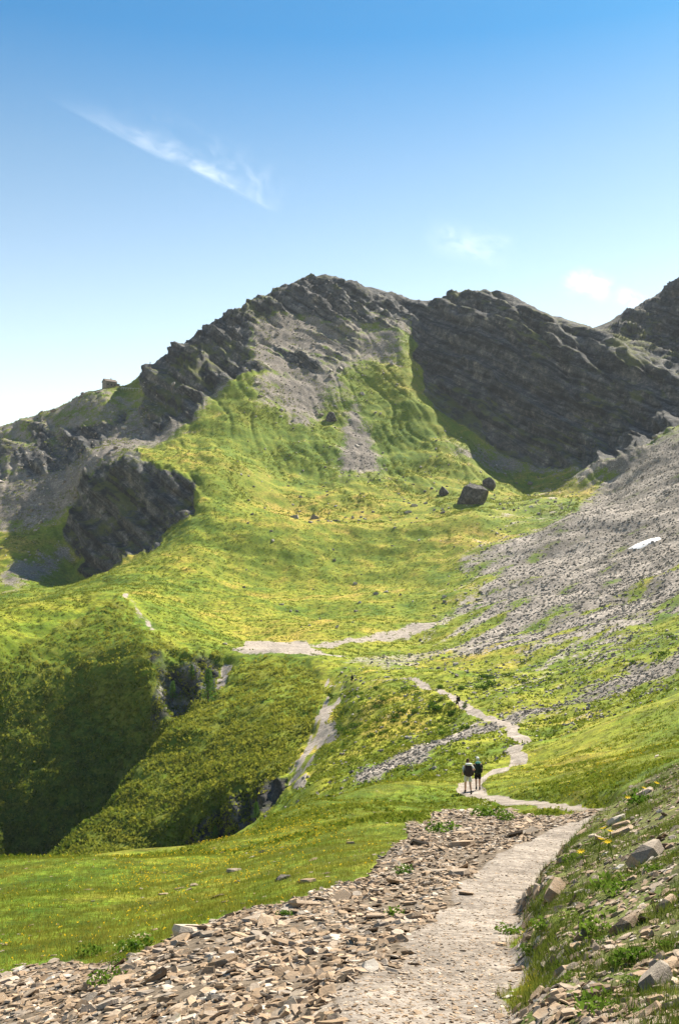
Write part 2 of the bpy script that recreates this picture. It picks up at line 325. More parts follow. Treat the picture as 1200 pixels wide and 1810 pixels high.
# creeping turf: small steps along the contours
ter = np.sin((Z*2*math.pi/2.2)+3*noise2(X/12, Y/12, 41))*noise2(X/15, Y/15, 42)
relief += ter*0.16*sst(40, 150, Y)*(1-rock)*(1-scree)*(1-dirt)*sst(1.2, 2.4, 6.0/step)
rill = noise2((X+.35*Z)/11+noise2(X/40, Y/40, 44), Y/75, 43); rill2 = noise2((X+.35*Z)/4.5, Y/40, 45)
relief -= (np.maximum(0, .3-np.abs(rill))*4.5+np.maximum(0, .3-np.abs(rill2))*1.2)*sst(480, 600, Y)*(1-rock)*(.75-.4*scree)
Z += relief
nrm = normals(); hn = nrm.copy(); hn[..., 2] *= 0.45; hn /= np.linalg.norm(hn, axis=-1, keepdims=True)
# bedded rock: ledges that dip to the right, broken by joints
mk = rock > 0.02
xr, yr, zr = X[mk], Y[mk], Z[mk]
small = np.clip(yr/600, .3, 1.2)
wx = noise3(xr/70, yr/70, zr/70, 51)*9+noise3(xr/22, yr/22, zr/22, 52)*3
dip = np.where(PX0[mk] < 360, np.where(Y[mk] < 560, 50, 30), 38.5)*math.pi/180
s = zr*np.cos(dip)+xr*np.sin(dip)+0.25*yr*0+wx
def saw(t):
    f = t-np.floor(t); return np.where(f < 0.78, f/0.78, (1-f)/0.22)-.5
cell = lambda a, b, sd: noise3(xr/a, yr/a, s/b, sd)
d = saw(s/(21*small))*5.6*small+saw(s/(9.3*small)+.3)*3.2*small*(0.6+cell(30, 20, 60))+saw(s/(4.4*small)+.7)*1.3*small
for k, (lam, am) in enumerate([(60, 5.0), (30, 4.0), (14, 2.6), (6.5, 2.0), (3.4, 1.2), (1.8, .55)]):
    n = noise3(xr/(lam*small), yr/(lam*small), zr/(lam*small)*.7, 70+k); d += (0.5-2*np.abs(n))*am*small*(.85-.50*cliffm[mk])
# couloirs
run_ = noise2((xr+0.3*zr)/26, zr/140, 80); d += -np.maximum(0, .28-np.abs(run_))*14*small*(cliffm[mk]*.6+.4)
rk = rock[mk]; rsp = np.zeros(X.shape); rsp[1:] = np.linalg.norm(np.diff(np.stack([X, Y, Z], -1), axis=0), axis=-1); rk = rk*sst(9, 3.5, rsp[mk])
X[mk] += hn[mk][:, 0]*d*rk; Y[mk] += hn[mk][:, 1]*d*rk; Z[mk] += hn[mk][:, 2]*d*rk
nrm = normals()
PX, PY = project(X, Y, Z)
Pg = np.stack([X, Y, Z], -1)
E = (Z-CAMZ)/Y; VIS = E >= np.maximum.accumulate(E, 0)-0.0015

# ------------------------------------------------------------------ materials
def mat(name):
    m = bpy.data.materials.new(name); m.use_nodes = True; m.node_tree.nodes.clear(); return m
class NT:
    def __init__(s, m): s.t = m.node_tree; s.n = s.t.nodes; s.l = s.t.links
    def new(s, k, **kw):
        n = s.n.new(k)
        for a, b in kw.items(): setattr(n, a, b)
        return n
    def put(s, sock, v):
        if isinstance(v, bpy.types.NodeSocket): s.l.new(v, sock)
        else: sock.default_value = v
    def noise(s, vec, scale, detail=6, rough=.55, dist=0):
        n = s.new('ShaderNodeTexNoise'); s.put(n.inputs['Vector'], vec); n.inputs['Scale'].default_value = scale; n.inputs['Detail'].default_value = detail; n.inputs['Roughness'].default_value = rough; n.inputs['Distortion'].default_value = dist
        return n.outputs['Fac']
    def math(s, op, a, b=0.0, c=0.0):
        n = s.new('ShaderNodeMath', operation=op); s.put(n.inputs[0], a); s.put(n.inputs[1], b); s.put(n.inputs[2], c); return n.outputs[0]
    def map(s, v, a, b, c=0.0, d=1.0, smooth=True):
        n = s.new('ShaderNodeMapRange'); n.interpolation_type = 'SMOOTHSTEP' if smooth else 'LINEAR'
        s.put(n.inputs[0], v); n.inputs[1].default_value = a; n.inputs[2].default_value = b; n.inputs[3].default_value = c; n.inputs[4].default_value = d; return n.outputs[0]
    def mix(s, f, a, b):
        n = s.new('ShaderNodeMix', data_type='RGBA'); s.put(n.inputs[0], f)
        for i, v in ((6, a), (7, b)):
            if isinstance(v, tuple): v = v+(1,) if len(v) == 3 else v
            s.put(n.inputs[i], v)
        return n.outputs[2]
    def ramp(s, f, stops):
        n = s.new('ShaderNodeValToRGB'); s.put(n.inputs[0], f); e = n.color_ramp.elements
        while len(e) < len(stops): e.new(0.5)
        for q, (p, c) in zip(e, stops): q.position = p; q.color = c+(1,)
        return n.outputs[0]
    def attr(s, name): return s.new('ShaderNodeAttribute', attribute_name=name)
    def out(s, sh): s.l.new(sh, s.new('ShaderNodeOutputMaterial').inputs[0])
    def bsdf(s, colr, rough=.9, normal=None, spec=.15):
        b = s.new('ShaderNodeBsdfPrincipled'); s.put(b.inputs['Base Color'], colr if not isinstance(colr, tuple) else colr+(1,)); s.put(b.inputs['Roughness'], rough); b.inputs['Specular IOR Level'].default_value = spec
        if normal is not None: s.l.new(normal, b.inputs['Normal'])
        return b.outputs[0]
def terrain_material():
    m = mat('alpine_ground'); t = NT(m)
    pos = t.new('ShaderNodeNewGeometry').outputs['Position']
    a1 = t.new('ShaderNodeSeparateColor'); t.l.new(t.attr('m1').outputs['Color'], a1.inputs[0])
    a2 = t.new('ShaderNodeSeparateColor'); t.l.new(t.attr('m2').outputs['Color'], a2.inputs[0])
    a3 = t.new('ShaderNodeSeparateColor'); t.l.new(t.attr('m3').outputs['Color'], a3.inputs[0])
    rock, scree, dirt = a1.outputs; heath, flower, slate = a2.outputs; pathm, farm, bankf = a3.outputs
    nb = t.noise(pos, .012, 12, .6); nm = t.noise(pos, .11, 10, .62); nf = t.noise(pos, 1.3, 8, .65); nff = t.noise(pos, 9.0, 9, .74)
    # turf
    g = t.ramp(t.math('ADD', t.math('MULTIPLY', nb, .55), t.math('MULTIPLY', nm, .5)), [(.39, (.045, .098, .007)), (.47, (.125, .172, .012)), (.55, (.220, .228, .020)), (.65, (.36, .265, .050))])
    gn = t.ramp(t.math('ADD', t.math('MULTIPLY', nm, .5), t.math('MULTIPLY', nf, .5)), [(.36, (.040, .095, .008)), (.52, (.110, .142, .012)), (.66, (.23, .195, .030))])
    g = t.mix(farm, gn, g)
    spk = t.map(nff, .35, .66, .55, 1.35)
    sc_ = t.new('ShaderNodeVectorMath', operation='SCALE'); t.l.new(g, sc_.inputs[0]); t.l.new(spk, sc_.inputs['Scale']); g = sc_.outputs[0]
    nt = t.noise(pos, .75, 9, .78); sc2 = t.new('ShaderNodeVectorMath', operation='SCALE'); t.l.new(g, sc2.inputs[0]); t.l.new(t.map(nt, .36, .64, .5, 1.5), sc2.inputs['Scale']); g = sc2.outputs[0]
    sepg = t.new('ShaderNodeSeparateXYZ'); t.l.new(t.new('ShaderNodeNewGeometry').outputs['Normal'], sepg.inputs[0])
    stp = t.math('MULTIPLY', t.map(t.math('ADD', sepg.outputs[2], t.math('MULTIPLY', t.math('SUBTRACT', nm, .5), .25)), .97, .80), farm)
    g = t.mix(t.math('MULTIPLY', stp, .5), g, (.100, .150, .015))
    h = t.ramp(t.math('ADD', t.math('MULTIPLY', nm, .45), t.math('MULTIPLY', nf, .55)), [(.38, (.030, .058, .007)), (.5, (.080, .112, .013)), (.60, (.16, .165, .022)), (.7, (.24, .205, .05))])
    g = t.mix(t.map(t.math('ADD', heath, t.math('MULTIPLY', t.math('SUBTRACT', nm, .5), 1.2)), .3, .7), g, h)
    yf = t.map(t.math('ADD', nff, t.math('MULTIPLY', flower, .14)), .70, .76)
    g = t.mix(t.math('MULTIPLY', yf, flower), g, (.62, .42, .015))
    # stone
    rn = t.noise(pos, .12, 11, .80)
    rc = t.ramp(t.math('ADD', t.math('MULTIPLY', rn, .75), t.math('MULTIPLY', nf, .25)), [(.36, (.015, .016, .019)), (.46, (.032, .034, .037)), (.54, (.066, .066, .065)), (.64, (.19, .172, .152))])
    bv = t.new('ShaderNodeVectorMath', operation='DOT_PRODUCT'); t.l.new(pos, bv.inputs[0]); bv.inputs[1].default_value = (.62, 0, .78)
    bc = t.new('ShaderNodeCombineXYZ'); t.l.new(t.math('MULTIPLY', bv.outputs['Value'], .22), bc.inputs[2]); px_ = t.new('ShaderNodeSeparateXYZ'); t.l.new(pos, px_.inputs[0])
    t.l.new(t.math('MULTIPLY', px_.outputs[0], .012), bc.inputs[0]); t.l.new(t.math('MULTIPLY', px_.outputs[1], .012), bc.inputs[1])
    band = t.noise(bc.outputs[0], 1.0, 6, .7, .4); bsc = t.new('ShaderNodeVectorMath', operation='SCALE'); t.l.new(rc, bsc.inputs[0]); t.l.new(t.map(t.math('ADD', t.math('MULTIPLY', band, .82), t.math('MULTIPLY', rn, .18)), .38, .62, .5, 1.9), bsc.inputs['Scale']); rc = bsc.outputs[0]
    moss = t.map(t.math('ADD', t.math('MULTIPLY', nb, .6), t.math('MULTIPLY', nm, .5)), .56, .66)
    sep = t.new('ShaderNodeSeparateXYZ'); t.l.new(t.new('ShaderNodeNewGeometry').outputs['Normal'], sep.inputs[0])
    rc = t.mix(t.math('MULTIPLY', t.math('MULTIPLY', moss, .75), t.map(sep.outputs[2], .35, .7)), rc, (.105, .115, .025))
    scc = t.ramp(t.math('ADD', t.math('MULTIPLY', nf, .7), t.math('MULTIPLY', nm, .3)), [(.36, (.066, .056, .047)), (.46, (.140, .122, .104)), (.55, (.22, .194, .167)), (.65, (.42, .37, .32))])
    dc = t.ramp(t.math('ADD', t.math('MULTIPLY', nff, .55), t.math('MULTIPLY', nf, .45)), [(.36, (.095, .080, .066)), (.49, (.20, .172, .146)), (.60, (.34, .298, .255))])
    dsc = t.new('ShaderNodeVectorMath', operation='SCALE'); t.l.new(dc, dsc.inputs[0]); t.l.new(t.map(farm, 0, 1, 1.0, 1.3, False), dsc.inputs['Scale']); dc = dsc.outputs[0]
    soil = t.ramp(nff, [(.35, (.06, .046, .032)), (.65, (.20, .16, .12))])
    def fac(mask, amp, n=nm, lo=.38, hi=.62): return t.map(t.math('ADD', mask, t.math('MULTIPLY', t.math('SUBTRACT', n, .5), amp)), lo, hi)
    ssc = t.new('ShaderNodeVectorMath', operation='SCALE'); t.l.new(scc, ssc.inputs[0]); t.l.new(t.map(t.attr('m1').outputs['Alpha'], .2, .8, .72, 1.5), ssc.inputs['Scale']); scc = ssc.outputs[0]
    c = t.mix(fac(scree, 2.6, t.math('ADD', t.math('MULTIPLY', nm, .55), t.math('MULTIPLY', nf, .45)), .36, .58), g, scc)
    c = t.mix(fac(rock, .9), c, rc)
    c = t.mix(fac(slate, .8, nf), c, soil)
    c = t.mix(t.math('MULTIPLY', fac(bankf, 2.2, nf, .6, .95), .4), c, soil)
    c = t.mix(fac(dirt, .7, nf), c, dc)
    b = t.new('ShaderNodeBump'); b.inputs['Strength'].default_value = .55; b.inputs['Distance'].default_value = .25
    hsum = t.math('ADD', t.math('ADD', t.math('MULTIPLY', nm, 2.2), t.math('MULTIPLY', t.math('MULTIPLY', rn, 13.0), rock)), t.math('ADD', t.math('MULTIPLY', nf, .55), t.math('MULTIPLY', nff, .10)))
    t.l.new(hsum, b.inputs['Height'])
    t.out(t.bsdf(c, .95, b.outputs[0], .08)); return m
M_TER = terrain_material()
def leaf_material(name, c1, c2, trans=.35, attr=True):
    m = mat(name); t = NT(m); pos = t.new('ShaderNodeNewGeometry').outputs['Position']
    f = t.attr('tint').outputs['Fac'] if attr else t.math('ADD', t.math('MULTIPLY', t.new('ShaderNodeObjectInfo').outputs['Random'], .5), t.math('MULTIPLY', t.noise(pos, 6, 3), .5))
    c = t.mix(f, c1, c2)
    d = t.new('ShaderNodeBsdfDiffuse'); t.l.new(c, d.inputs[0]); tr = t.new('ShaderNodeBsdfTranslucent'); t.l.new(c, tr.inputs[0])
    mxs = t.new('ShaderNodeMixShader'); mxs.inputs[0].default_value = trans; t.l.new(d.outputs[0], mxs.inputs[1]); t.l.new(tr.outputs[0], mxs.inputs[2]); t.out(mxs.outputs[0]); return m
def stone_material(name, stops, attr, scale=14):
    m = mat(name); t = NT(m)
    tc = t.new('ShaderNodeTexCoord').outputs['Object'] if not attr else t.new('ShaderNodeNewGeometry').outputs['Position']
    f = t.attr('tint').outputs['Fac'] if attr else t.new('ShaderNodeObjectInfo').outputs['Random']
    c = t.ramp(f, stops); n = t.noise(tc, scale, 7, .65); n2 = t.noise(tc, scale*.25, 4, .6)
    c = t.mix(t.map(n, .3, .7, 0, .55), c, (.09, .075, .06)); c = t.mix(t.map(n2, .56, .68, 0, .5), c, (.42, .36, .29))
    lich = t.map(t.noise(tc, scale*.9, 3), .66, .72, 0, .6); c = t.mix(lich, c, (.20, .21, .10))
    b = t.new('ShaderNodeBump'); b.inputs['Strength'].default_value = .6; b.inputs['Distance'].default_value = .25/scale; t.l.new(n, b.inputs['Height'])
    t.out(t.bsdf(c, .85, b.outputs[0], .25)); return m
def plain(name, c, rough=.8, var=.25, scale=20, spec=.2):
    m = mat(name); t = NT(m); tc = t.new('ShaderNodeTexCoord').outputs['Object']
    cc = t.mix(t.map(t.noise(tc, scale, 5), .3, .7, 0, 1), tuple(x*(1-var) for x in c), tuple(min(1, x*(1+var)) for x in c))
    t.out(t.bsdf(cc, rough, None, spec)); return m
ST = [(0, (.15, .10, .058)), (.25, (.29, .195, .115)), (.55, (.42, .295, .185)), (.75, (.26, .22, .18)), (.9, (.50, .38, .265)), (1, (.60, .54, .46))]
SG = [(0, (.12, .105, .09)), (.4, (.21, .187, .163)), (.75, (.32, .288, .25)), (1, (.54, .49, .43))]
M_SLATE = stone_material('slate_stone', ST, False, 16); M_SLATE_S = stone_material('slate_rubble', ST, True, 16)
M_BOULD = stone_material('grey_boulder', SG, False, 2.2); M_SCREE_S = stone_material('scree_rubble', SG, True, 1.5)
M_GRASS = leaf_material('meadow_grass', (.055, .115, .010), (.27, .235, .04), .4)
M_TUSS = leaf_material('turf_tussock', (.055, .105, .010), (.225, .235, .03), .38)
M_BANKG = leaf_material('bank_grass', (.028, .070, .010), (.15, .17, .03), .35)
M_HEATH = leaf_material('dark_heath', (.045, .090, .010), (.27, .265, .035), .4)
M_SHRUB = leaf_material('bush_leaves', (.028, .065, .008), (.085, .15, .018), .3, False)
M_HERB = leaf_material('herb_leaves', (.05, .12, .012), (.14, .20, .03), .4, False)
M_FLOW = leaf_material('yellow_petals', (.75, .50, .02), (.85, .62, .05), .3, True)
M_PALE = leaf_material('cream_petals', (.60, .60, .32), (.7, .7, .45), .3, False)
M_NEED = leaf_material('larch_needles', (.05, .12, .02), (.12, .22, .035), .35, False)
M_BARK = plain('bark', (.09, .065, .045), .95)

# ------------------------------------------------------------------ mesh helpers
def mesh_np(name, V, Fc, tint=None, smooth=False):
    me = bpy.data.meshes.new(name); V = np.asarray(V, np.float32); Fc = np.asarray(Fc, np.int32); k = Fc.shape[1]
    me.vertices.add(len(V)); me.vertices.foreach_set('co', V.ravel())
    me.loops.add(Fc.size); me.loops.foreach_set('vertex_index', Fc.ravel())
    me.polygons.add(len(Fc)); me.polygons.foreach_set('loop_start', np.arange(0, Fc.size, k, dtype=np.int32))
    me.polygons.foreach_set('use_smooth', np.full(len(Fc), smooth))
    me.update(calc_edges=True); 
    if tint is not None:
        a = me.attributes.new('tint', 'FLOAT', 'POINT'); a.data.foreach_set('value', np.asarray(tint, np.float32))
    return me
def link(name, me, material=None, parent=None, kind=None, label=None, cat=None, group=None):
    o = bpy.data.objects.new(name, me); col.objects.link(o)
    if material is not None and me is not None and not me.materials: me.materials.append(material)
    if parent is not None: o.parent = parent
    tag(o, label, cat, group, kind); return o
def tag(o, label=None, cat=None, group=None, kind=None):
    if label: o['label'] = label
    if cat: o['category'] = cat
    if group: o['group'] = group
    if kind: o['kind'] = kind

# ------------------------------------------------------------------ terrain objects: the sheet cut into the places it is made of
idx = np.arange(NR*NC).reshape(NR, NC)
quads = np.stack([idx[:-1, :-1], idx[:-1, 1:], idx[1:, 1:], idx[1:, :-1]], -1).reshape(-1, 4)
fc = lambda a: (a[:-1, :-1]+a[1:, 1:])*.5
fX, fY, fPX, fPY, fPath, fSide = fc(PX0), fc(Yg), fc(PX0), fc(PY0), fc(path), fc(side)
lab = np.full(fY.shape, 0)
NAMES = ['meadow', 'trail', 'bank', 'stony_verge', 'ravine', 'valley_floor', 'scree_slope', 'ridge', 'mountain', 'cliff', 'pasture']
brow = np.interp(fPX, [-600, 0, 300, 450, 560, 700, 800, 1000, 1700], [28, 29, 33, 42, 52, 66, 74, 92, 110])
lab[fY > brow] = 5
lab[(fY > 235)] = 10
lab[(fY > brow) & (fY < 300) & inpoly([(-900,1240),(0,1140),(100,1085),(215,1040),(280,1110),(400,1142),(500,1152),(560,1165),(602,1200),(602,1260),(560,1330),(530,1400),(440,1480),(330,1600),(-900,1900)], fPX, fPY)] = 4
lab[(fY > 270) & inpoly([(-900,1240),(0,1140),(215,1038),(330,1050),(420,1000),(440,925),(400,860),(430,660),(320,700),(200,840),(110,900),(100,1010),(0,1030),(-900,1100)], fPX, fPY)] = 7
lab[(fY > 500) & (lab != 7)] = 8
lab[(fc(scree) > .4) & (fPX > 600) & (fY > 84) & (fY < 640)] = 6
lab[fc(cliffm) > .5] = 9
lab[(fc(slate) > .5) & (fY < 45)] = 3
lab[(fc(bankm) > .3) & (fY < 45)] = 2
lab[(fPath > .5) & (fY < 260)] = 1
labf = lab.ravel(); TER = {}
Vall = Pg.reshape(-1, 3); Nall = nrm.reshape(-1, 3)
far = sst(25, 90, Y)
m1 = np.stack([rock, scree, dirt, np.where(rz, np.clip(strk*.5+.5, 0, 1), .42)], -1).reshape(-1, 4); m2 = np.stack([heath, flower, slate, big], -1).reshape(-1, 4); m3 = np.stack([path, far, bankm, big], -1).reshape(-1, 4)
for k, nme in enumerate(NAMES):
    f = quads[labf == k]
    if not len(f): continue
    u_, inv = np.unique(f, return_inverse=True)
    me = mesh_np(nme, Vall[u_], inv.reshape(-1, 4), None, True)
    for an, av in (('m1', m1), ('m2', m2), ('m3', m3)):
        a = me.attributes.new(an, 'FLOAT_COLOR', 'POINT'); a.data.foreach_set('color', av[u_].astype(np.float32).ravel())
    me.normals_split_custom_set_from_vertices(Nall[u_].tolist())
    TER[nme] = link(nme, me, M_TER, kind='structure')

# ------------------------------------------------------------------ scattering on the sheet
e1 = Pg[:-1, 1:]-Pg[:-1, :-1]; e2 = Pg[1:, :-1]-Pg[:-1, :-1]
area = np.linalg.norm(np.cross(e1, e2), axis=-1); fV = (VIS[:-1, :-1] & VIS[1:, 1:])
inview = (np.abs(ucol) < .40)[None, :-1] | (((ucol < .72) & (ucol > -.44))[None, :-1] & (fY < 30))
def scatter(mask, n, power=2.0, visible=True):
    p = mask*area/np.power(np.maximum(fY, 3), power)*inview
    if visible: p = p*np.where(fV, 1, .12)
    p = p.ravel(); p = p/p.sum(); ids = rng.choice(len(p), n, p=p); i, j = np.divmod(ids, NC-1)
    a, b = rng.random(n)[:, None], rng.random(n)[:, None]
    P = (Pg[i, j]*(1-a)+Pg[i, j+1]*a)*(1-b)+(Pg[i+1, j]*(1-a)+Pg[i+1, j+1]*a)*b
    return P, nrm[i, j], i, j
def ground(px, py, y0=0, y1=5000):
    d = (PX-px)**2+(PY-py)**2+np.where(VIS & (Y > y0) & (Y < y1), 0, 1e7); k = int(np.argmin(d)); i, j = divmod(k, NC)
    return Vector(Pg[i, j]), Vector(nrm[i, j])
def zat(x, y):
    j = int(np.clip(np.searchsorted(ucol, x/y), 1, NC-2)); c = np.abs(Y[:, j]-y); i = int(np.argmin(c)); return float(Z[i, j])

# stones: irregular flat slabs
def slab(seed, flat=.28, nside=6, rough=.22):
    r = np.random.default_rng(seed); n = nside
    ang = np.sort((np.arange(n)+r.uniform(-.32, .32, n))*2*math.pi/n); rad = r.uniform(.6, 1.0, n); asp = r.uniform(.55, .9)
    bx, by = np.cos(ang)*rad, np.sin(ang)*rad*asp
    lean = r.uniform(-.12, .12, 2); hz = flat*r.uniform(.7, 1.25)
    top = np.stack([bx*r.uniform(.72, .95, n)+lean[0], by*r.uniform(.72, .95, n)+lean[1], hz*(1+r.uniform(-rough, rough, n)+bx*r.uniform(-.4, .4))], 1)
    mid = np.stack([bx*1.02, by*1.02, hz*r.uniform(.15, .5, n)], 1); bot = np.stack([bx*.86, by*.86, np.full(n, -hz*.6)], 1)
    V = np.concatenate([top, mid, bot]); Fs = []
    for i in range(n):
        k = (i+1) % n
        Fs += [(i, n+i, n+k), (i, n+k, k), (n+i, 2*n+i, 2*n+k), (n+i, 2*n+k, n+k)]
    for i in range(1, n-1): Fs.append((0, i, i+1))
    return V, np.array(Fs)
SLABS = [slab(100+i, fl, ns) for i, (fl, ns) in enumerate([(.10, 5), (.15, 6), (.20, 6), (.08, 5), (.13, 7), (.24, 6), (.11, 6), (.18, 5), (.12, 7), (.28, 6)])]
BLOCKS = [slab(200+i, fl, ns, .35) for i, (fl, ns) in enumerate([(.5, 6), (.4, 7), (.65, 6), (.42, 5), (.55, 7), (.36, 6)])]
def basis(n, yaw, tilt=0, tdir=0):
    n = n/(np.linalg.norm(n, axis=1, keepdims=True)+1e-9)
    if np.any(tilt):
        n = n+np.stack([np.cos(tdir), np.sin(tdir), tdir*0], 1)*np.tan(tilt)[:, None]; n /= np.linalg.norm(n, axis=1, keepdims=True)
    a = np.stack([np.cos(yaw), np.sin(yaw), yaw*0], 1); a -= n*(a*n).sum(1, keepdims=True); a /= np.linalg.norm(a, axis=1, keepdims=True)
    return np.stack([a, np.cross(n, a), n], 2)                            # columns
def joined(name, temps, P, B, S, tint, material, parent, kind='stuff', smooth=False):
    Vs, Fs, Ts = [], [], []; off = 0; which = rng.integers(0, len(temps), len(P))
    for k, (V, Fc) in enumerate(temps):
        m = which == k; n = int(m.sum())
        if not n: continue
        sc3 = S[m] if S.ndim == 2 else np.repeat(S[m][:, None], 3, 1)
        W_ = np.einsum('nij,nvj->nvi', B[m], V[None]*sc3[:, None, :])+P[m][:, None]
        Vs.append(W_.reshape(-1, 3)); Fs.append((Fc[None]+(np.arange(n)*len(V))[:, None, None]).reshape(-1, Fc.shape[1])+off); off += n*len(V)
        tv = tint[m][:, None]*np.ones(len(V)) if tint.ndim == 1 else tint[m]
        Ts.append(tv.ravel())
    me = mesh_np(name, np.concatenate(Vs), np.concatenate(Fs), np.concatenate(Ts), smooth)
    return link(name, me, material, parent, kind)
def slab_meshes(temps, material, nm):
    r = []
    for V, Fc in temps:
        me = mesh_np(nm, V, Fc); me.materials.append(material); r.append(me)
    return r
SL_ME = slab_meshes(SLABS, M_SLATE, 'stone'); BL_ME = slab_meshes(BLOCKS, M_BOULD, 'boulder'); BLN_ME = slab_meshes(BLOCKS, M_SLATE, 'stone')
def place(name, me, p, Bm, s, parent=None):
    o = bpy.data.objects.new(name, me); col.objects.link(o)
    M = Matrix([[Bm[r][c]*(s if np.isscalar(s) else s[c]) for c in range(3)]+[p[r]] for r in range(3)]+[[0, 0, 0, 1]])
    o.matrix_world = M
    if parent is not None: o.parent = parent
    return o
cm = lambda a: fc(a)
def stones_on(parent, mask, n_ind, n_stuff, smin, smax, ind_min, temps, meshes, mstuff, tilt=.3, power=2.0, stuffname='rubble', expo=2.2, aspect=None, yaw0=None, pxmax=None, pxmin=None):
    n = n_ind+n_stuff; P, Nn, i, j = scatter(mask, n, power)
    sz = smin+(ind_min-smin)*np.power(rng.random(n), expo); sz[:n_ind] = ind_min+(smax-ind_min)*np.power(rng.random(n_ind), 2.6)
    if pxmax: sz = np.minimum(sz, P[:, 1]*pxmax*rng.uniform(.6, 1, n)/F)
    if pxmin: sz = np.maximum(sz, P[:, 1]*pxmin*rng.uniform(.7, 1.6, n)/F)
    yaw = rng.uniform(0, 6.28, n) if yaw0 is None else yaw0+rng.normal(0, .5, n)
    B = basis(Nn, yaw, np.abs(rng.normal(0, tilt, n)).clip(0, .8), rng.uniform(0, 6.28, n))
    for k in range(n_ind):
        place('stone', meshes[rng.integers(0, len(meshes))], P[k]+Nn[k]*sz[k]*.02, B[k], float(sz[k]), parent)
    joined(stuffname, temps, P[n_ind:], B[n_ind:], sz[n_ind:], rng.random(n_stuff), mstuff, parent)
vm = cm(slate)*(1-cm(path))**2*(fY < 40)
clump = .35+1.2*np.clip(cm(noise2(X/0.8, Y/0.8, 91))+.5, 0, 1)
stones_on(TER['stony_verge'], vm*clump, 300, 25000, .012, .34, .085, SLABS, SL_ME, M_SLATE_S, .38, 1.65, 'rubble', 1.7, None, None, 46, 4.4)
stones_on(TER['trail'], cm(path)*(fY < 40), 80, 14000, .006, .06, .022, SLABS, SL_ME, M_SLATE_S, .2, 2.0, 'gravel', 2.5)
yaw_b = 0.9
stones_on(TER['bank'], cm(bankm)*(fY < 32), 300, 16000, .015, .22, .06, SLABS, SL_ME, M_SLATE_S, .38, 2.0, 'rubble', 2.0, None, yaw_b, 40)
stones_on(TER['meadow'], (lab == 0)*(1-cm(slate))*(1-cm(path))*(fY < 110), 110, 500, .025, .17, .07, SLABS, SL_ME, M_SLATE_S, .15, 1.7)
stones_on(TER['scree_slope'], (fPX > 600)*(fY > 84)*(fY < 640)*(lab != 9)*(1-cm(path))*np.clip(cm(scree)*1.6-.25, 0, 1), 290, 19000, .14, 2.0, .75, BLOCKS, BL_ME, M_SCREE_S, .22, 1.6, 'rubble', 2.0, None, None, 4.4, 1.0)
stones_on(TER['mountain'], (lab == 8)*(cm(scree)*1.0+.12*(1-cm(rock)))*(fPY > 560), 120, 2500, .35, 3.2, 1.3, BLOCKS, BL_ME, M_SCREE_S, .3, 1.0, 'rubble', 2.5)
stones_on(TER['valley_floor'], (lab == 5)*(1-cm(path))*(.25+cm(scree)), 90, 1500, .12, 1.0, .45, BLOCKS, BL_ME, M_SCREE_S, .3, 1.6, 'rubble', 2.4, None, None, 6.0)

# ------------------------------------------------------------------ turf, heath and grass (nobody could count them)
def dome(seed, n, tri=.42, flat=.6):
    r = np.random.default_rng(seed); V = []; Fs = []
    for k in range(n):
        a = r.uniform(0, 6.28); ph = math.acos(r.uniform(0.02, 1)); c = np.array([math.sin(ph)*math.cos(a), math.sin(ph)*math.sin(a), math.cos(ph)*flat])*r.uniform(.65, 1)
        q = r.normal(0, 1, (3, 3))*tri*.6; q -= q.mean(0); q += np.cross(q, c)*.3; V += list(c+q); Fs.append((3*k, 3*k+1, 3*k+2))
    return np.array(V), np.array(Fs)
DOMES = [dome(300+i, 11) for i in range(8)]
def blades(seed, n, h=.12, wd=.012, spread=.06):
    r = np.random.default_rng(seed); V = []; Fs = []
    for k in range(n):
        a = r.uniform(0, 6.28); o = np.array([r.normal(0, spread), r.normal(0, spread), 0]); d = np.array([math.cos(a), math.sin(a), 0]); hh = h*r.uniform(.6, 1.2)
        tip = o+np.array([r.normal(0, .35)*hh, r.normal(0, .35)*hh, hh]); V += [o-d*wd/2, o+d*wd/2, tip]; Fs.append((3*k, 3*k+1, 3*k+2))
    return np.array(V), np.array(Fs)
BLADES = [blades(400+i, 8) for i in range(6)]
def plants(name, temps, mask, n, s0, s1, material, parent, power=2.0, up=.6, grow=0, tintf=None):
    P, Nn, i, j = scatter(mask, n, power); s_ = rng.uniform(s0, s1, n)
    if grow: s_ = s_*(1+P[:, 1]/grow)
    N2 = Nn*(1-up)+np.array([0, 0, up]); B = basis(N2, rng.uniform(0, 6.28, n))
    t = rng.beta(2, 2.2, n)
    t = np.clip(t*.7+.45*(noise2(P[:, 0]/(P[:, 1]*.05), P[:, 1]/(P[:, 1]*.05)+P[:, 2], 77)*.5+.5)-.05, 0, 1)
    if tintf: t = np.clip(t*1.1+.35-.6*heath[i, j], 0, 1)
    return joined(name, temps, P-Nn*s_[:, None]*.05, B, s_, t, material, parent)
tf = (1-cm(slate))*(1-cm(path))
plants('grass', BLADES, (lab == 0)*tf*(fY < 70), 44000, .28, .6, M_GRASS, TER['meadow'], 1.9, .8, 28)
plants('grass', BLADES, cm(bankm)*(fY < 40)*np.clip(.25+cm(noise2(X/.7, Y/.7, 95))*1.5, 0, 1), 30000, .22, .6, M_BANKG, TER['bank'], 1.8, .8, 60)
plants('tussocks', DOMES, ((lab == 0)*(fY > 26)+(lab == 2)*(fY > 17))*tf*np.clip(.25+cm(noise2(X/6, Y/6, 98))*1.4, 0, 1), 4500, .07, .2, M_TUSS, TER['meadow'], 1.7, .5)
plants('heath', DOMES, (lab == 4)*(fY > 105)*cm(heath)*(1-cm(dirt))*(1-cm(rock)*.7), 11500, .35, 1.0, M_HEATH, TER['ravine'], 1.6, .5, 0, 1)
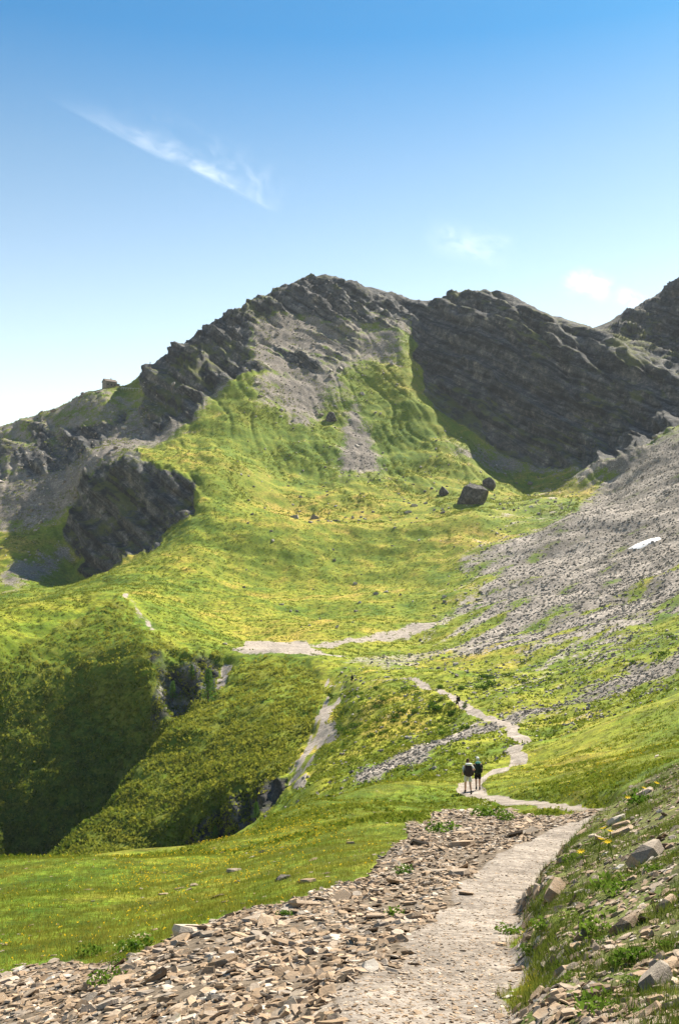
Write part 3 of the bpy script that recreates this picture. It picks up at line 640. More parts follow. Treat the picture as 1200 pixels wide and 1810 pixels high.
plants('tussocks', DOMES, (lab == 5)*(1-cm(scree)*.8)*(1-cm(dirt))*(.15+cm(heath)), 6500, .15, .5, M_TUSS, TER['valley_floor'], 1.7, .5)
plants('tussocks', DOMES, (lab == 10)*(1-cm(scree))*(1-cm(dirt)), 8000, .25, .7, M_TUSS, TER['pasture'], 1.4, .5)
plants('tussocks', DOMES, (lab == 7)*(1-cm(rock))*(1-cm(scree)), 5000, .35, 1.0, M_TUSS, TER['ridge'], 1.4, .5)
plants('tussocks', DOMES, (lab == 8)*(1-cm(rock))*(1-cm(scree)*.7)*(fPY > 560)*np.clip(.4+cm(noise2(X/25, Y/25, 97))*1.5, 0, 1), 9000, .5, 1.2, M_TUSS, TER['mountain'], 1.2, .5)
def petals(seed):
    r = np.random.default_rng(seed); V = []; Fs = []
    for k in range(2):
        c = np.array([r.normal(0, .8), r.normal(0, .8), r.uniform(3, 6)])
        for q in range(2):
            d = r.normal(0, 1, (3, 3)); d -= d.mean(0); b = len(V); V += list(c+d*.8); Fs.append((b, b+1, b+2))
    return np.array(V), np.array(Fs)
PET = [petals(500+i) for i in range(5)]
plants('wildflowers', PET, (lab == 0)*tf*(.05+cm(flower)*np.clip(.4+cm(noise2(X/2.5, Y/2.5, 96)), 0, 1)), 2600, .004, .008, M_FLOW, TER['meadow'], 1.9, .9, 26)

# ------------------------------------------------------------------ boulders
def boulder(px, py, wpx, hpx, label, seed, group=None, y0=0, y1=5000, sink=.25, name='boulder'):
    p, n = ground(px, py, y0, y1); k = wpx*p.y/F/1.9
    r = random.Random(seed); Bm = np.array(Matrix.Rotation(r.uniform(0, 6.28), 3, 'Z'))
    o = place(name, BL_ME[seed % len(BL_ME)], (p.x, p.y, p.z-k*.1), Bm, (k, k, k*1.6*hpx/wpx)); tag(o, label, 'boulder', group); return o
def big_boulder(name, px, py, size, label, seed, material):
    p, n = ground(px, py, 400); bm = bmesh.new(); bmesh.ops.create_icosphere(bm, subdivisions=4, radius=1.1)
    r = np.random.default_rng(seed); pl = r.normal(0, 1, (16, 3)); pl /= np.linalg.norm(pl, axis=1)[:, None]; dd = r.uniform(.62, .9, 16)
    for v in bm.verts:
        c = np.array(v.co)
        for q in range(16):
            t = c@pl[q]-dd[q]
            if t > 0: c = c-pl[q]*t
        c *= 1+.05*float(noise3(c[0]*3+9, c[1]*3, c[2]*3, seed))+.03*float(noise3(c[0]*8, c[1]*8, c[2]*8, seed+1))
        v.co = Vector(c*np.array(size))
    me = bpy.data.meshes.new(name); bm.to_mesh(me); bm.free()
    return link(name, me, material, label=label, cat='boulder'), p
def dark_boulder():
    m = mat('dark_boulder'); t = NT(m); tc = t.new('ShaderNodeTexCoord').outputs['Object']; n = t.noise(tc, .5, 9, .75)
    c = t.ramp(n, [(.36, (.035, .033, .031)), (.5, (.085, .080, .073)), (.64, (.20, .185, .165))]); b = t.new('ShaderNodeBump'); b.inputs['Strength'].default_value = .8; b.inputs['Distance'].default_value = 2.5; t.l.new(n, b.inputs['Height']); t.out(t.bsdf(c, .9, b.outputs[0], .15)); return m
M_DARKB = dark_boulder()
b, p = big_boulder('boulder', 838, 890, (9.0, 8, 9.5), 'house-sized dark angular boulder in the grassy hollow below the shaded cliff', 3, M_DARKB); b.location = p+Vector((0, 0, 3.5)); b.rotation_euler = (.2, .75, .4)
b, p = big_boulder('boulder', 862, 862, (4.5, 4, 4.0), 'grey slab leaning on the back of the house-sized dark boulder', 5, M_DARKB); b.location = p+Vector((0, 0, 2)); b.rotation_euler = (.4, .3, .2)
b, p = big_boulder('boulder', 783, 874, (3.2, 3.2, 3.6), 'dark boulder half sunk in grass beside the house-sized one', 8, M_DARKB); b.location = p+Vector((0, 0, 1.5))
b, p = big_boulder('boulder', 586, 742, (4.6, 3.6, 4.2), 'dark rock knob standing out of the green mountain face', 11, M_DARKB); b.location = p+Vector((0, 0, 1.0)); b.rotation_euler = (0, .6, 0)
for k, (px, py, wp, hp, lb) in enumerate([
  (520,917,20,13,'dark pointed boulder on the rim of the grassy terrace'), (556,916,24,16,'pale cracked boulder next to the dark pointed one on the terrace rim'),
  (595,922,20,9,'flat pale rock lying on the terrace rim'), (720,906,18,8,'grey rock in the grassy hollow behind the terrace rim'),
  (398,1139,22,10,'dark low rock at the tip of the pale gravel pan'), (497,1069,14,7,'flat pale slab on the green pasture above the gravel pan'),
  (664,1050,15,8,'longer of two grey rocks side by side on the pasture'), (682,1048,18,10,'taller of two grey rocks side by side on the pasture'),
  (826,1072,20,9,'dark boulder at the foot of the scree on the pasture edge'), (846,1060,20,8,'dark flat boulder just above another at the foot of scree'),
  (910,1040,22,13,'block of grey rock at the lower edge of the scree'), (894,1329,17,13,'grey-white block beside the bend of the trail'),
  (806,1176,14,9,'dark rounded rock on the dry valley floor'), (885,1266,12,10,'dark rock where the trail crosses the stony stream bed'),
  (500,1555,38,18,'brown flat rock standing out of the near meadow'), (1070,1160,14,8,'grey rock in grass beside the right-hand scree')]):
    boulder(px, py, wp, hp, lb, 20+k)
r = random.Random(5)
for k in range(60):
    px, py = r.uniform(430, 1000), r.uniform(870, 1120)
    if py < 900 and px < 600: px += 200
    boulder(px, py, r.uniform(5, 11), r.uniform(4, 7), 'small grey rock in the grassy hollow between mountain foot and terrace rim' if py < 925 else ('small grey rock on the sloping front of the grassy terrace' if py < 1020 else 'small grey rock on the flat pasture between terrace and gravel pan'), 50+k, 'small rocks scattered over the pasture', 240)
r = random.Random(6)
for k in range(70):
    px, py = r.uniform(600, 960), r.uniform(1150, 1235)
    boulder(px, py, r.uniform(5, 10), r.uniform(3, 6), 'small weathered rock lying in dry grass on the valley floor', 150+k, 'small rocks on the valley floor', 120, 300)
# named slabs beside the trail and on the bank
for k, (px, py, wp, hp, yaw, tl, lb) in enumerate([
  (965,1452,36,12,.1,.05,'long flat slab at the trail edge where the rubble meets the gravel'), (822,1580,34,10,.2,.02,'flat pale stone lying alone on the gravel trail'),
  (744,1606,22,8,.2,.05,'small flat stone at the left edge of the trail'), (668,1622,44,14,.1,.05,'long grey slab beside a grass tuft at the trail edge'),
  (395,1755,36,20,.4,.12,'blue-grey slab tilted in the rubble field'), (445,1690,28,20,.8,.1,'white quartz-veined slab in the rubble field')]):
    p, n = ground(px, py, 0, 40); kk = wp*p.y/F/1.8; B = basis(np.array([list(n)]), np.array([yaw]), np.array([tl]), np.array([1.0]))[0]
    o = place('slab', SL_ME[(k*3+1) % len(SL_ME)], p+n*kk*.12, B, kk); tag(o, lb, 'stone')
for k, (px, py, wp, yaw, tl, lb) in enumerate([
  (1150,1515,110,.9,.5,'long tilted brown slab jutting from the upper bank'), (985,1580,95,.75,.5,'wide ledge of rock breaking out of the bank just above the trail'),
  (1090,1452,40,.2,.3,'dark mossy block at the top of the trail bank'), (1030,1660,70,.8,.5,'tilted pale slab in the grass of the bank'),
  (1110,1640,80,.8,.45,'tilted slab with thin layers among grass on the bank'), (1160,1740,130,.8,.4,'big dark overhanging slab low on the bank'),
  (1180,1720,90,.9,.3,'pale grey lichen-covered slab above the overhanging one'), (1150,1795,80,.4,.2,'smooth blue-grey stone at the foot of the bank'),
  (985,1770,50,.7,.3,'white quartz block among the bank rubble'), (915,1715,34,.3,.1,'blue-grey block at the lower edge of the bank'), (1180,1600,60,.8,.5,'brown slab leaning out of the upper bank above grass')]):
    p, n = ground(px, py, 0, 40); kk = wp*p.y/F/1.8; B = basis(np.array([list(n)]), np.array([yaw]), np.array([tl]), np.array([yaw+1.9]))[0]
    o = place('slab', (BLN_ME if k in (7, 9) else SL_ME)[(k*3+2) % 6], p+n*kk*.05, B, (kk, kk*.7, kk*(.6 if k in (7, 9) else 1.1))); tag(o, lb, 'stone')

# ------------------------------------------------------------------ bushes, herbs, flowers, larches
def leafball(seed, n, size, flat=.75, up=.3):
    r = np.random.default_rng(seed); V = []; Fs = []
    lobes = r.normal(0, .35, (6, 3)); lobes[:, 2] = np.abs(lobes[:, 2])*.6+.25
    for k in range(n):
        c0 = lobes[r.integers(0, 6)]; d = r.normal(0, 1, 3); d /= np.linalg.norm(d); c = c0+d*r.uniform(.25, .45); c[2] = abs(c[2])*flat
        a = r.normal(0, 1, 3); a[2] += up; a /= np.linalg.norm(a); b = np.cross(a, r.normal(0, 1, 3)); b /= np.linalg.norm(b); s = size*r.uniform(.6, 1.3)
        q = len(V); V += [c-a*s, c+b*s*.45, c+a*s, c-b*s*.45]; Fs.append((q, q+1, q+2, q+3))
    return np.array(V), np.array(Fs)
BUSH = []
for k in range(5):
    V, Fc = leafball(600+k, 170, .13); me = mesh_np('leaves', V, Fc); me.materials.append(M_SHRUB)
    bm = bmesh.new()
    for q in range(5):
        a = q*1.256+k; M = Matrix.Translation((0, 0, .18)) @ Matrix.Rotation(a, 4, 'Z') @ Matrix.Rotation(.6, 4, 'Y'); bmesh.ops.create_cone(bm, cap_ends=True, segments=5, radius1=.03, radius2=.012, depth=.5, matrix=M)
    ms = bpy.data.meshes.new('stem'); bm.to_mesh(ms); bm.free(); ms.materials.append(M_BARK); BUSH.append((me, ms))
def bush(px, py, wpx, label, k, group=None, y0=0, y1=5000):
    p, n = ground(px, py, y0, y1); s = wpx*p.y/F/1.5; e = bpy.data.objects.new('bush', None); col.objects.link(e); e.location = p-Vector((0, 0, .05*s)); e.scale = (s, s, s*.85); e.rotation_euler = (0, 0, k*2.4)
    e.empty_display_size = .2
    a = link('foliage', BUSH[k % 5][0], None, e); b = link('stem', BUSH[k % 5][1], None, e); tag(e, label, 'bush', group)
for k, (px, py, wp, lb) in enumerate([(768,1258,36,'broad dark green bush just below the lone walker on the trail'), (870,1214,30,'largest dark bush on the valley floor above the stream bed'), (855,1220,20,'dark bush touching the largest valley bush on its left'),
  (800,1262,22,'pale green bush beside the broad dark one near the trail'), (900,1196,18,'dark bush standing upslope of the largest valley bush')]):
    bush(px, py, wp, lb, k, None, 90, 260)
r = random.Random(9)
for k in range(75):
    t = r.random()
    if t < .7: px = r.uniform(585, 830); py = 1215+(r.random()**.8)*(140-(px-585)*.28)
    else: px, py = r.uniform(830, 1200), 0; py = 1225-(px-830)*.22+r.uniform(-35, 15)
    bush(px, py, r.uniform(9, 20), 'low green bush on the valley floor between grassy spur and stream bed' if t < .7 else 'low green bush on the slope just above the stony stream bed', k, 'low bushes on the valley floor', 84, 260)
def conifer(px, py, hpx, label, seed):
    p, n = ground(px, py, 90, 300); h = hpx*p.y/F; r = np.random.default_rng(seed)
    e = bpy.data.objects.new('larch_tree', None); col.objects.link(e); e.location = p; tag(e, label, 'tree')
    bm = bmesh.new(); bmesh.ops.create_cone(bm, cap_ends=True, segments=7, radius1=.035*h, radius2=.004*h, depth=h*1.04, matrix=Matrix.Translation((0, 0, h*.48)))
    V = []; Fs = []
    for k in range(70):
        z = h*(.08+.9*(k/70)); L = h*.30*(1-z/h)**.8*r.uniform(.7, 1.15)+.03*h; a = k*2.4+r.uniform(-.4, .4); d = np.array([math.cos(a), math.sin(a), r.uniform(-.05, .3)])
        M = Matrix.Translation(Vector((d[0]*L*.45, d[1]*L*.45, z+d[2]*L*.45))) @ Vector(d).to_track_quat('Z', 'Y').to_matrix().to_4x4()
        bmesh.ops.create_cone(bm, cap_ends=False, segments=4, radius1=.006*h, radius2=.001*h, depth=L*.95, matrix=M)
        for q in range(26):
            t = r.uniform(.15, 1.05); c = np.array([0, 0, z])+d*L*t+r.normal(0, .018*h, 3); u = r.normal(0, 1, 3); u /= np.linalg.norm(u); v = np.cross(u, r.normal(0, 1, 3)); v /= np.linalg.norm(v); s_ = .028*h
            b_ = len(V); V += [c-u*s_, c+v*s_*.3, c+u*s_, c-v*s_*.3]; Fs.append((b_, b_+1, b_+2, b_+3))
    me = bpy.data.meshes.new('trunk'); bm.to_mesh(me); bm.free(); link('trunk', me, M_BARK, e); link('crown', mesh_np('crown', V, Fs), M_NEED, e)
conifer(368, 1242, 60, 'tallest young larch growing in the rocky head of the ravine', 1); conifer(337, 1205, 30, 'small larch on the dark rock left of the tallest ravine larch', 2)
conifer(305, 1240, 34, 'small larch low on the dark rock wall of the ravine', 3); conifer(452, 1449, 30, 'single small larch at the meadow edge below the shaded spur', 4); conifer(381, 1494, 26, 'tiny larch under the dark spur face beside the meadow edge', 5)
HERB = []
for k in range(4):
    V, Fc = leafball(700+k, 150, .16, .9, 1.2); me = mesh_np('leaves', V, Fc); me.materials.append(M_HERB)
    V, Fc = leafball(720+k, 46, .06, 1.25, 0); V[:, 2] += .12; mf = mesh_np('blossom', V, Fc); mf.materials.append(M_PALE); HERB.append((me, mf))
def tint_of(me): 
    a = me.attributes.new('tint', 'FLOAT', 'POINT'); a.data.foreach_set('value', np.random.default_rng(1).random(len(me.vertices)).astype(np.float32))
def herb(px, py, wpx, label, k, bloom=True, hz=.6, group=None):
    p, n = ground(px, py, 0, 60); s = wpx*p.y/F/1.5; e = bpy.data.objects.new('leafy_plant', None); col.objects.link(e); e.location = p-Vector((0, 0, .04*s)); e.scale = (s, s*.8, s*hz); e.rotation_euler = (0, 0, k*1.7); tag(e, label, 'plant', group)
    link('foliage', HERB[k % 4][0], None, e)
    if bloom: link('blossom', HERB[k % 4][1], None, e)
for k, (px, py, wp, lb, bl) in enumerate([(862,1444,60,'leafy plant with cream blossom at the far end of the rubble',True), (893,1448,44,'smaller cream-flowered plant next to the larger one by the rubble',True), (780,1470,50,'cream-flowered plant between meadow and rubble',True),
  (715,1545,44,'cream-flowered plant low on the meadow side of the rubble',True), (240,1680,70,'wide leafy plant where the rubble field meets the meadow',True), (160,1690,60,'leafy plant at the outer end of the rubble field',False), (190,1735,60,'low cushion of green leaves inside the rubble field',False),
  (700,1618,40,'grassy tuft of leaves beside the long grey slab',False), (205,1705,30,'small leafy plant with yellow blossom in the rubble',True), (505,1618,30,'small tuft of leaves in the middle of the rubble field',False),
  (1085,1575,80,'yellow-green leafy plant high on the trail bank',False), (960,1640,46,'dark leafy plant hanging over the trail from the bank',False), (1050,1650,90,'large grassy clump in the middle of the bank',False), (1120,1700,80,'bluish grassy clump below the layered slab',False), (1060,1790,90,'deep green clump at the foot of the bank',False), (900,1650,46,'leafy clump at the trail edge of the bank',False), (1130,1420,60,'leafy plant at the top corner of the bank',False), (1010,1520,40,'green leaves under the mossy block on the bank',False)]):
    herb(px, py, wp, lb, k, bl)
r = random.Random(31)
for k in range(34):
    t_ = r.random(); px = 900+300*t_+r.uniform(-20, 60); py = 1690-260*t_+r.uniform(0, 330)
    if px < 1200 and py < 1800: herb(px, py, r.uniform(22, 48), 'low green herb growing between the stones of the trail bank', k, False, .5, 'low herbs on the trail bank')
def flower(px, py, label, k):
    p, n = ground(px, py, 0, 40); e = bpy.data.objects.new('yellow_flower', None); col.objects.link(e); e.location = p; tag(e, label, 'flower', 'yellow flowers on the trail bank')
    bm = bmesh.new(); bmesh.ops.create_cone(bm, cap_ends=True, segments=5, radius1=.004, radius2=.003, depth=.2, matrix=Matrix.Translation((0, 0, .1)))
    me = bpy.data.meshes.new('stem'); bm.to_mesh(me); bm.free(); link('stem', me, M_HERB, e)
    V = [(0, 0, .2)]; Fs = []
    for q in range(9):
        a = q*2*math.pi/9; b = len(V); V += [(math.cos(a-.25)*.02, math.sin(a-.25)*.02-.002, .205), (math.cos(a)*.042, math.sin(a)*.042-.01, .212), (math.cos(a+.25)*.02, math.sin(a+.25)*.02-.002, .205)]; Fs.append((0, b, b+1, b+2))
    me = mesh_np('petals', V, Fs); tint_of(me); o = link('petals', me, M_FLOW, e); e.rotation_euler = (.35, .2*((k % 3)-1), k)
for k, (px, py) in enumerate([(1112,1436),(1127,1420),(1056,1526),(1072,1512),(1081,1506),(1086,1526),(1036,1542),(1150,1410)]):
    flower(px, py, 'yellow daisy-like flower on a thin stem on the trail bank', k)

# ------------------------------------------------------------------ snow patch
def snow():
    out = [(1106,971),(1118,964),(1134,958),(1150,953),(1166,949),(1170,951),(1160,957),(1146,964),(1130,969),(1116,973)]
    pts = [ground(x, y, 200)[0] for x, y in out]; c = sum(pts, Vector())/len(pts); V = []; Fs = []; n = len(pts)
    for rr, hh in ((1.0, -.1), (.8, .35), (.45, .6)):
        for p in pts: q = c+(p-c)*rr; V.append((q.x, q.y, q.z+hh))
    V.append((c.x, c.y, c.z+.65))
    for a in range(2):
        for i in range(n): k = (i+1) % n; Fs.append((a*n+i, a*n+k, (a+1)*n+k, (a+1)*n+i))
    for i in range(n): Fs.append((2*n+i, 2*n+(i+1) % n, 3*n, 3*n))
    me = bpy.data.meshes.new('snow_patch'); me.from_pydata(V, [], [f if f[2] != f[3] else f[:3] for f in Fs]); me.update()
    for q in me.polygons: q.use_smooth = True
    link('snow_patch', me, plain('old_snow', (.78, .76, .76), .7, .1, 1.0), label='thin strip of old white snow high on the grey scree slope', cat='snow')
snow()

# ------------------------------------------------------------------ stone hut, railing and marker on the skyline ridge
M_WALL = stone_material('hut_stone', [(0, (.17, .15, .13)), (1, (.27, .24, .20))], False, 1.2); M_ROOF = plain('hut_roof', (.12, .092, .075), .8, .3, 1.5); M_DARK = plain('dark_glass', (.02, .022, .025), .2, .1, 3, .5); M_WOOD = plain('weathered_wood', (.13, .09, .06), .9, .3, 6)
def prism(name, V, Fs, m, parent): 
    me = bpy.data.meshes.new(name); me.from_pydata(V, [], Fs); me.update(); return link(name, me, m, parent)
def boxm(name, c, s, m, parent, rot=0):
    x, y, z = s[0]/2, s[1]/2, s[2]/2; V = [Matrix.Rotation(rot, 3, 'Z') @ Vector((a*x, b*y, d*z))+Vector(c) for a in (-1, 1) for b in (-1, 1) for d in (-1, 1)]
    return prism(name, V, [(0, 1, 3, 2), (4, 6, 7, 5), (0, 4, 5, 1), (2, 3, 7, 6), (0, 2, 6, 4), (1, 5, 7, 3)], m, parent)
def hut():
    p, n = ground(193, 684, 600, 740); e = bpy.data.objects.new('stone_hut', None); col.objects.link(e); e.location = p-Vector((0, 0, 1.5)); e.rotation_euler = (0, 0, R(38)); tag(e, 'square stone hut on the skyline ridge left of the mountain', 'hut')
    L, D, H, Rg = 8.6, 6.4, 5.6, 7.6; x, y = L/2, D/2
    V = [(-x,-y,-2),(x,-y,-2),(x,y,-2),(-x,y,-2),(-x,-y,H),(x,-y,H),(x,y,H),(-x,y,H),(-x,0,Rg),(x,0,Rg)]
    wl_ = prism('wall', V, [(0,1,5,4),(1,2,6,9,5),(2,3,7,6),(3,0,4,8,7),(4,5,9,8),(6,7,8,9)], M_WALL, e)
    o = .45; t = .22; sl = (Rg-H)/y; V = []
    for dz in (.04, t):
        V += [(-x-o, -y-o, H-o*sl+dz), (x+o, -y-o, H-o*sl+dz), (x+o, 0, Rg+dz), (-x-o, 0, Rg+dz), (x+o, y+o, H-o*sl+dz), (-x-o, y+o, H-o*sl+dz)]
    rf = prism('roof', V, [(0,1,2,3),(3,2,4,5),(6,9,8,7),(9,11,10,8),(0,6,7,1),(4,10,11,5),(0,3,9,6),(3,5,11,9),(1,7,8,2),(2,8,10,4)], M_ROOF, e)
    boxm('chimney', (1.4, .8, Rg+.3), (.7, .7, 1.6), M_WALL, rf)
    for wx in (-2.7, 0, 2.7):
        w_ = boxm('window', (wx, -y-.02, 3.2), (.9, .1, 1.2), M_DARK, e); boxm('sill', (wx, -y-.08, 2.5), (1.2, .22, .14), M_WALL, w_)
    for wy in (-1.3, 1.3): boxm('window', (-x-.02, wy, 3.4), (.1, .8, 1.1), M_DARK, e)
    boxm('door', (1.35, -y-.03, 1.2), (1.0, .12, 2.1), M_WOOD, e)
    boxm('annex', (x+1.4, .4, 1.4), (2.8, 4.6, 6.4), M_WALL, e); boxm('annex_roof', (x+1.45, .4, 4.72), (3.2, 5.2, .22), M_ROOF, e)
    return p
ph = hut()
def railing():
    pts = [ground(x, y, 600, 760)[0] for x, y in ((214, 688), (224, 689), (234, 690), (246, 691))]
    e = bpy.data.objects.new('railing', None); col.objects.link(e); e.location = pts[0]; tag(e, 'pale metal railing on the saddle between hut and rock crest', 'railing')
    M_R = plain('pale_metal', (.6, .64, .68), .4, .1, 3, .5); prev = None; o0 = pts[0]
    zz = max(p.z for p in pts)
    for k in range(8):
        t = k/7*3; i = min(int(t), 2); q = pts[i].lerp(pts[i+1], t-i)-o0
        boxm('post', (q.x, q.y, q.z+.5), (.12, .12, 2.2), M_R, e); c = Vector((q.x, q.y, q.z+1.55))
        if prev is not None:
            d = c-prev; m = Matrix.Translation((c+prev)/2) @ d.to_track_quat('Z', 'Y').to_matrix().to_4x4(); bm = bmesh.new()
            bmesh.ops.create_cone(bm, cap_ends=True, segments=6, radius1=.09, radius2=.09, depth=d.length, matrix=m); me = bpy.data.meshes.new('rail'); bm.to_mesh(me); bm.free(); link('rail', me, M_R, e)
        prev = c
railing()
p, n = ground(266, 652, 650, 800)
e = bpy.data.objects.new('marker_post', None); col.objects.link(e); e.location = p; tag(e, 'thin wooden marker post on the rock crest above the hut', 'post')
boxm('pole', (0, 0, 1.6), (.45, .45, 6.0), M_WOOD, e); boxm('cap', (0, 0, 4.75), (.7, .7, .3), M_WOOD, e)
for q in range(5): boxm('stone', (math.cos(q*1.26)*.7, math.sin(q*1.26)*.7, .1), (.9, .7, .8), M_WALL, e, q*.7)

# ------------------------------------------------------------------ walkers
def ring_tube(pts, seg=12, cap=True):
    """pts: (centre, rx, ry) rings across the tube"""
    V = []; Fs = []; n = len(pts)
    for k, (c, rx, ry) in enumerate(pts):
        a = Vector(pts[min(k+1, n-1)][0])-Vector(pts[max(k-1, 0)][0]); q = a.to_track_quat('Z', 'Y') if a.length > 1e-6 else Vector((0, 0, 1)).to_track_quat('Z', 'Y')
        ex = q @ Vector((1, 0, 0)); ey = q @ Vector((0, 1, 0))
        if abs(a.normalized().z) > .6: ex = Vector((1, 0, 0)); ex = (ex-a.normalized()*ex.dot(a.normalized())).normalized(); ey = a.normalized().cross(ex)
        for i in range(seg):
            t = 2*math.pi*i/seg; V.append(Vector(c)+ex*math.cos(t)*rx+ey*math.sin(t)*ry)
    for k in range(n-1):
        for i in range(seg): j = (i+1) % seg; Fs.append((k*seg+i, k*seg+j, (k+1)*seg+j, (k+1)*seg+i))
    if cap: Fs.append(tuple(reversed(range(seg)))); Fs.append(tuple((n-1)*seg+i for i in range(seg)))
    return V, Fs
def merge(parts):
    V = []; Fs = []
    for v, f in parts: b = len(V); V += v; Fs += [tuple(i+b for i in q) for q in f]
    return V, Fs
def soft(name, parts, m, parent, sub=1):
    V, Fs = merge(parts); me = bpy.data.meshes.new(name); me.from_pydata([tuple(v) for v in V], [], Fs); me.update()
    for q in me.polygons: q.use_smooth = True
    o = link(name, me, m, parent)
    if sub: o.modifiers.new('sub', 'SUBSURF').levels = sub; o.modifiers['sub'].render_levels = sub
    return o
M_SKIN = plain('skin', (.50, .29, .19), .6, .08, 12, .3)
def person(px, py, stride, heading, label, shirt, shorts, hat, hair, elbow=0, scale=1.0, y0=0, y1=5000):
    p, n = ground(px, py, y0, y1); e = bpy.data.objects.new('person', None); col.objects.link(e); e.location = p; e.rotation_euler = (0, 0, heading); e.scale = (scale,)*3; tag(e, label, 'person')
    s_ = stride
    V = [(0,0,.96),(0,-.01,1.12),(0,-.02,1.28),(0,-.01,1.42),(0,.0,1.52),(0,.02,1.60),(0,.03,1.70),(0,.03,1.76),(0,.115,1.645)]
    Rd = [(.13,.10),(.12,.09),(.135,.10),(.13,.09),(.055,.055),(.075,.09),(.078,.095),(.05,.06),(.014,.014)]
    Ed = [(0,1),(1,2),(2,3),(3,4),(4,5),(5,6),(6,7),(5,8)]
    def add(v, r, frm): V.append(v); Rd.append((r, r) if not isinstance(r, tuple) else r); Ed.append((frm, len(V)-1)); return len(V)-1
    legs = []; arms = []
    for sx, st in ((-1, s_), (1, -s_)):
        h = add((sx*.095, 0, .88), (.088, .095), 0); kn = add((sx*.10, .03+st*.55, .50), (.058, .06), h); cf = add((sx*.10, st*.75-.02, .33), (.054, .058), kn); an = add((sx*.10, st-.03+(-.06 if st < 0 else 0), .10+(.05 if st < 0 else 0)), (.036, .04), cf); to = add((sx*.115, st+.14, .045+(.0 if st < 0 else 0)), (.038, .03), an); legs.append((h, kn, cf, an, to))
        el = elbow if sx > 0 else 0
        sh = add((sx*.185, -.01, 1.41), (.058, .058), 3); eb = add((sx*(.265+el*.09), -.06, 1.15+el*.06), (.042, .042), sh); wr = add((sx*(.25-el*.12), .13, .98+el*.18), (.027, .03), eb); hd = add((sx*(.242-el*.14), .185, .945+el*.19), (.036, .018), wr); arms.append((sh, eb, wr))
        b0 = Vector(V[hd])
        for q in range(4):
            f1 = add(tuple(b0+Vector((sx*(.018-.012*q), .045+.006*(q in (1, 2)), -.012-.006*q))), .0095, hd); add(tuple(Vector(V[f1])+Vector((0, .022, -.024))), .008, f1)
        th = add(tuple(b0+Vector((-sx*.032, .012, .004))), .0105, hd); add(tuple(Vector(V[th])+Vector((-sx*.006, .026, -.012))), .009, th)
    me = bpy.data.meshes.new('body'); me.from_pydata(V, Ed, []); me.update(); body = link('body', me, M_SKIN, e)
    sm = body.modifiers.new('skin', 'SKIN'); sm.use_smooth_shade = True
    for k, sv in enumerate(me.skin_vertices[0].data): sv.radius = Rd[k]; sv.use_root = (k == 0)
    ss_ = body.modifiers.new('sub', 'SUBSURF'); ss_.levels = 1; ss_.render_levels = 1
    P = [Vector(v) for v in V]
    tops = [ring_tube([((0,-.005,.90),.165,.125),((0,-.01,1.10),.150,.115),((0,-.02,1.28),.172,.125),((0,-.01,1.40),.175,.11),((0,0,1.475),.10,.085),((0,0,1.51),.07,.07)], 14)]
    for sh, eb, wr in arms: tops.append(ring_tube([(P[sh]+Vector((0,0,.03)),.07,.07),(P[sh].lerp(P[eb],.3),.07,.065),(P[sh].lerp(P[eb],.78),.066,.06)], 10))
    soft('shirt', tops, shirt, e)
    bot = [ring_tube([((0,0,.80),.17,.125),((0,0,.92),.178,.135),((0,0,1.0),.162,.122)], 14)]
    for h, kn, cf, an, to in legs: bot.append(ring_tube([(P[h]+Vector((0,0,.04)),.105,.115),(P[h].lerp(P[kn],.35),.103,.11),(P[h].lerp(P[kn],.8),.098,.102)], 12))
    soft('shorts', bot, shorts, e)
    M_BOOT = bpy.data.materials.get('boot_leather') or plain('boot_leather', (.05, .04, .035), .7)
    for h, kn, cf, an, to in legs:
        a = P[an]; soft('boot', [ring_tube([(a+Vector((0,-.01,.10)),.052,.058),(a+Vector((0,-.01,.02)),.055,.062),(a+Vector((0,0,-.055)),.05,.07)], 10), ring_tube([(a+Vector((0,-.07,-.055)),.045,.045),(a+Vector((0,.03,-.05)),.052,.05),(a+Vector((.01*(1 if a.x > 0 else -1),.13,-.06)),.05,.042),(a+Vector((.01*(1 if a.x > 0 else -1),.19,-.07)),.03,.026)], 10)], M_BOOT, e)
    soft('hair', [ring_tube([((0,-.005,1.565),.075,.07),((0,.0,1.62),.094,.098),((0,.01,1.70),.096,.105),((0,.015,1.765),.07,.08),((0,.02,1.795),.02,.025)], 12)], hair, e)
    if hat: soft('cap', [ring_tube([((0,.02,1.70),.103,.113),((0,.02,1.75),.10,.11),((0,.02,1.80),.065,.075),((0,.02,1.815),.015,.02)], 12), ring_tube([((0,.10,1.705),.075,.012),((0,.19,1.695),.06,.01)], 8)], hat, e)
    for sx in (-1, 1): soft('ear', [ring_tube([((sx*.092,.02,1.60),.008,.014),((sx*.10,.015,1.635),.012,.022),((sx*.094,.015,1.665),.007,.014)], 6)], M_SKIN, e, 0)
    return e
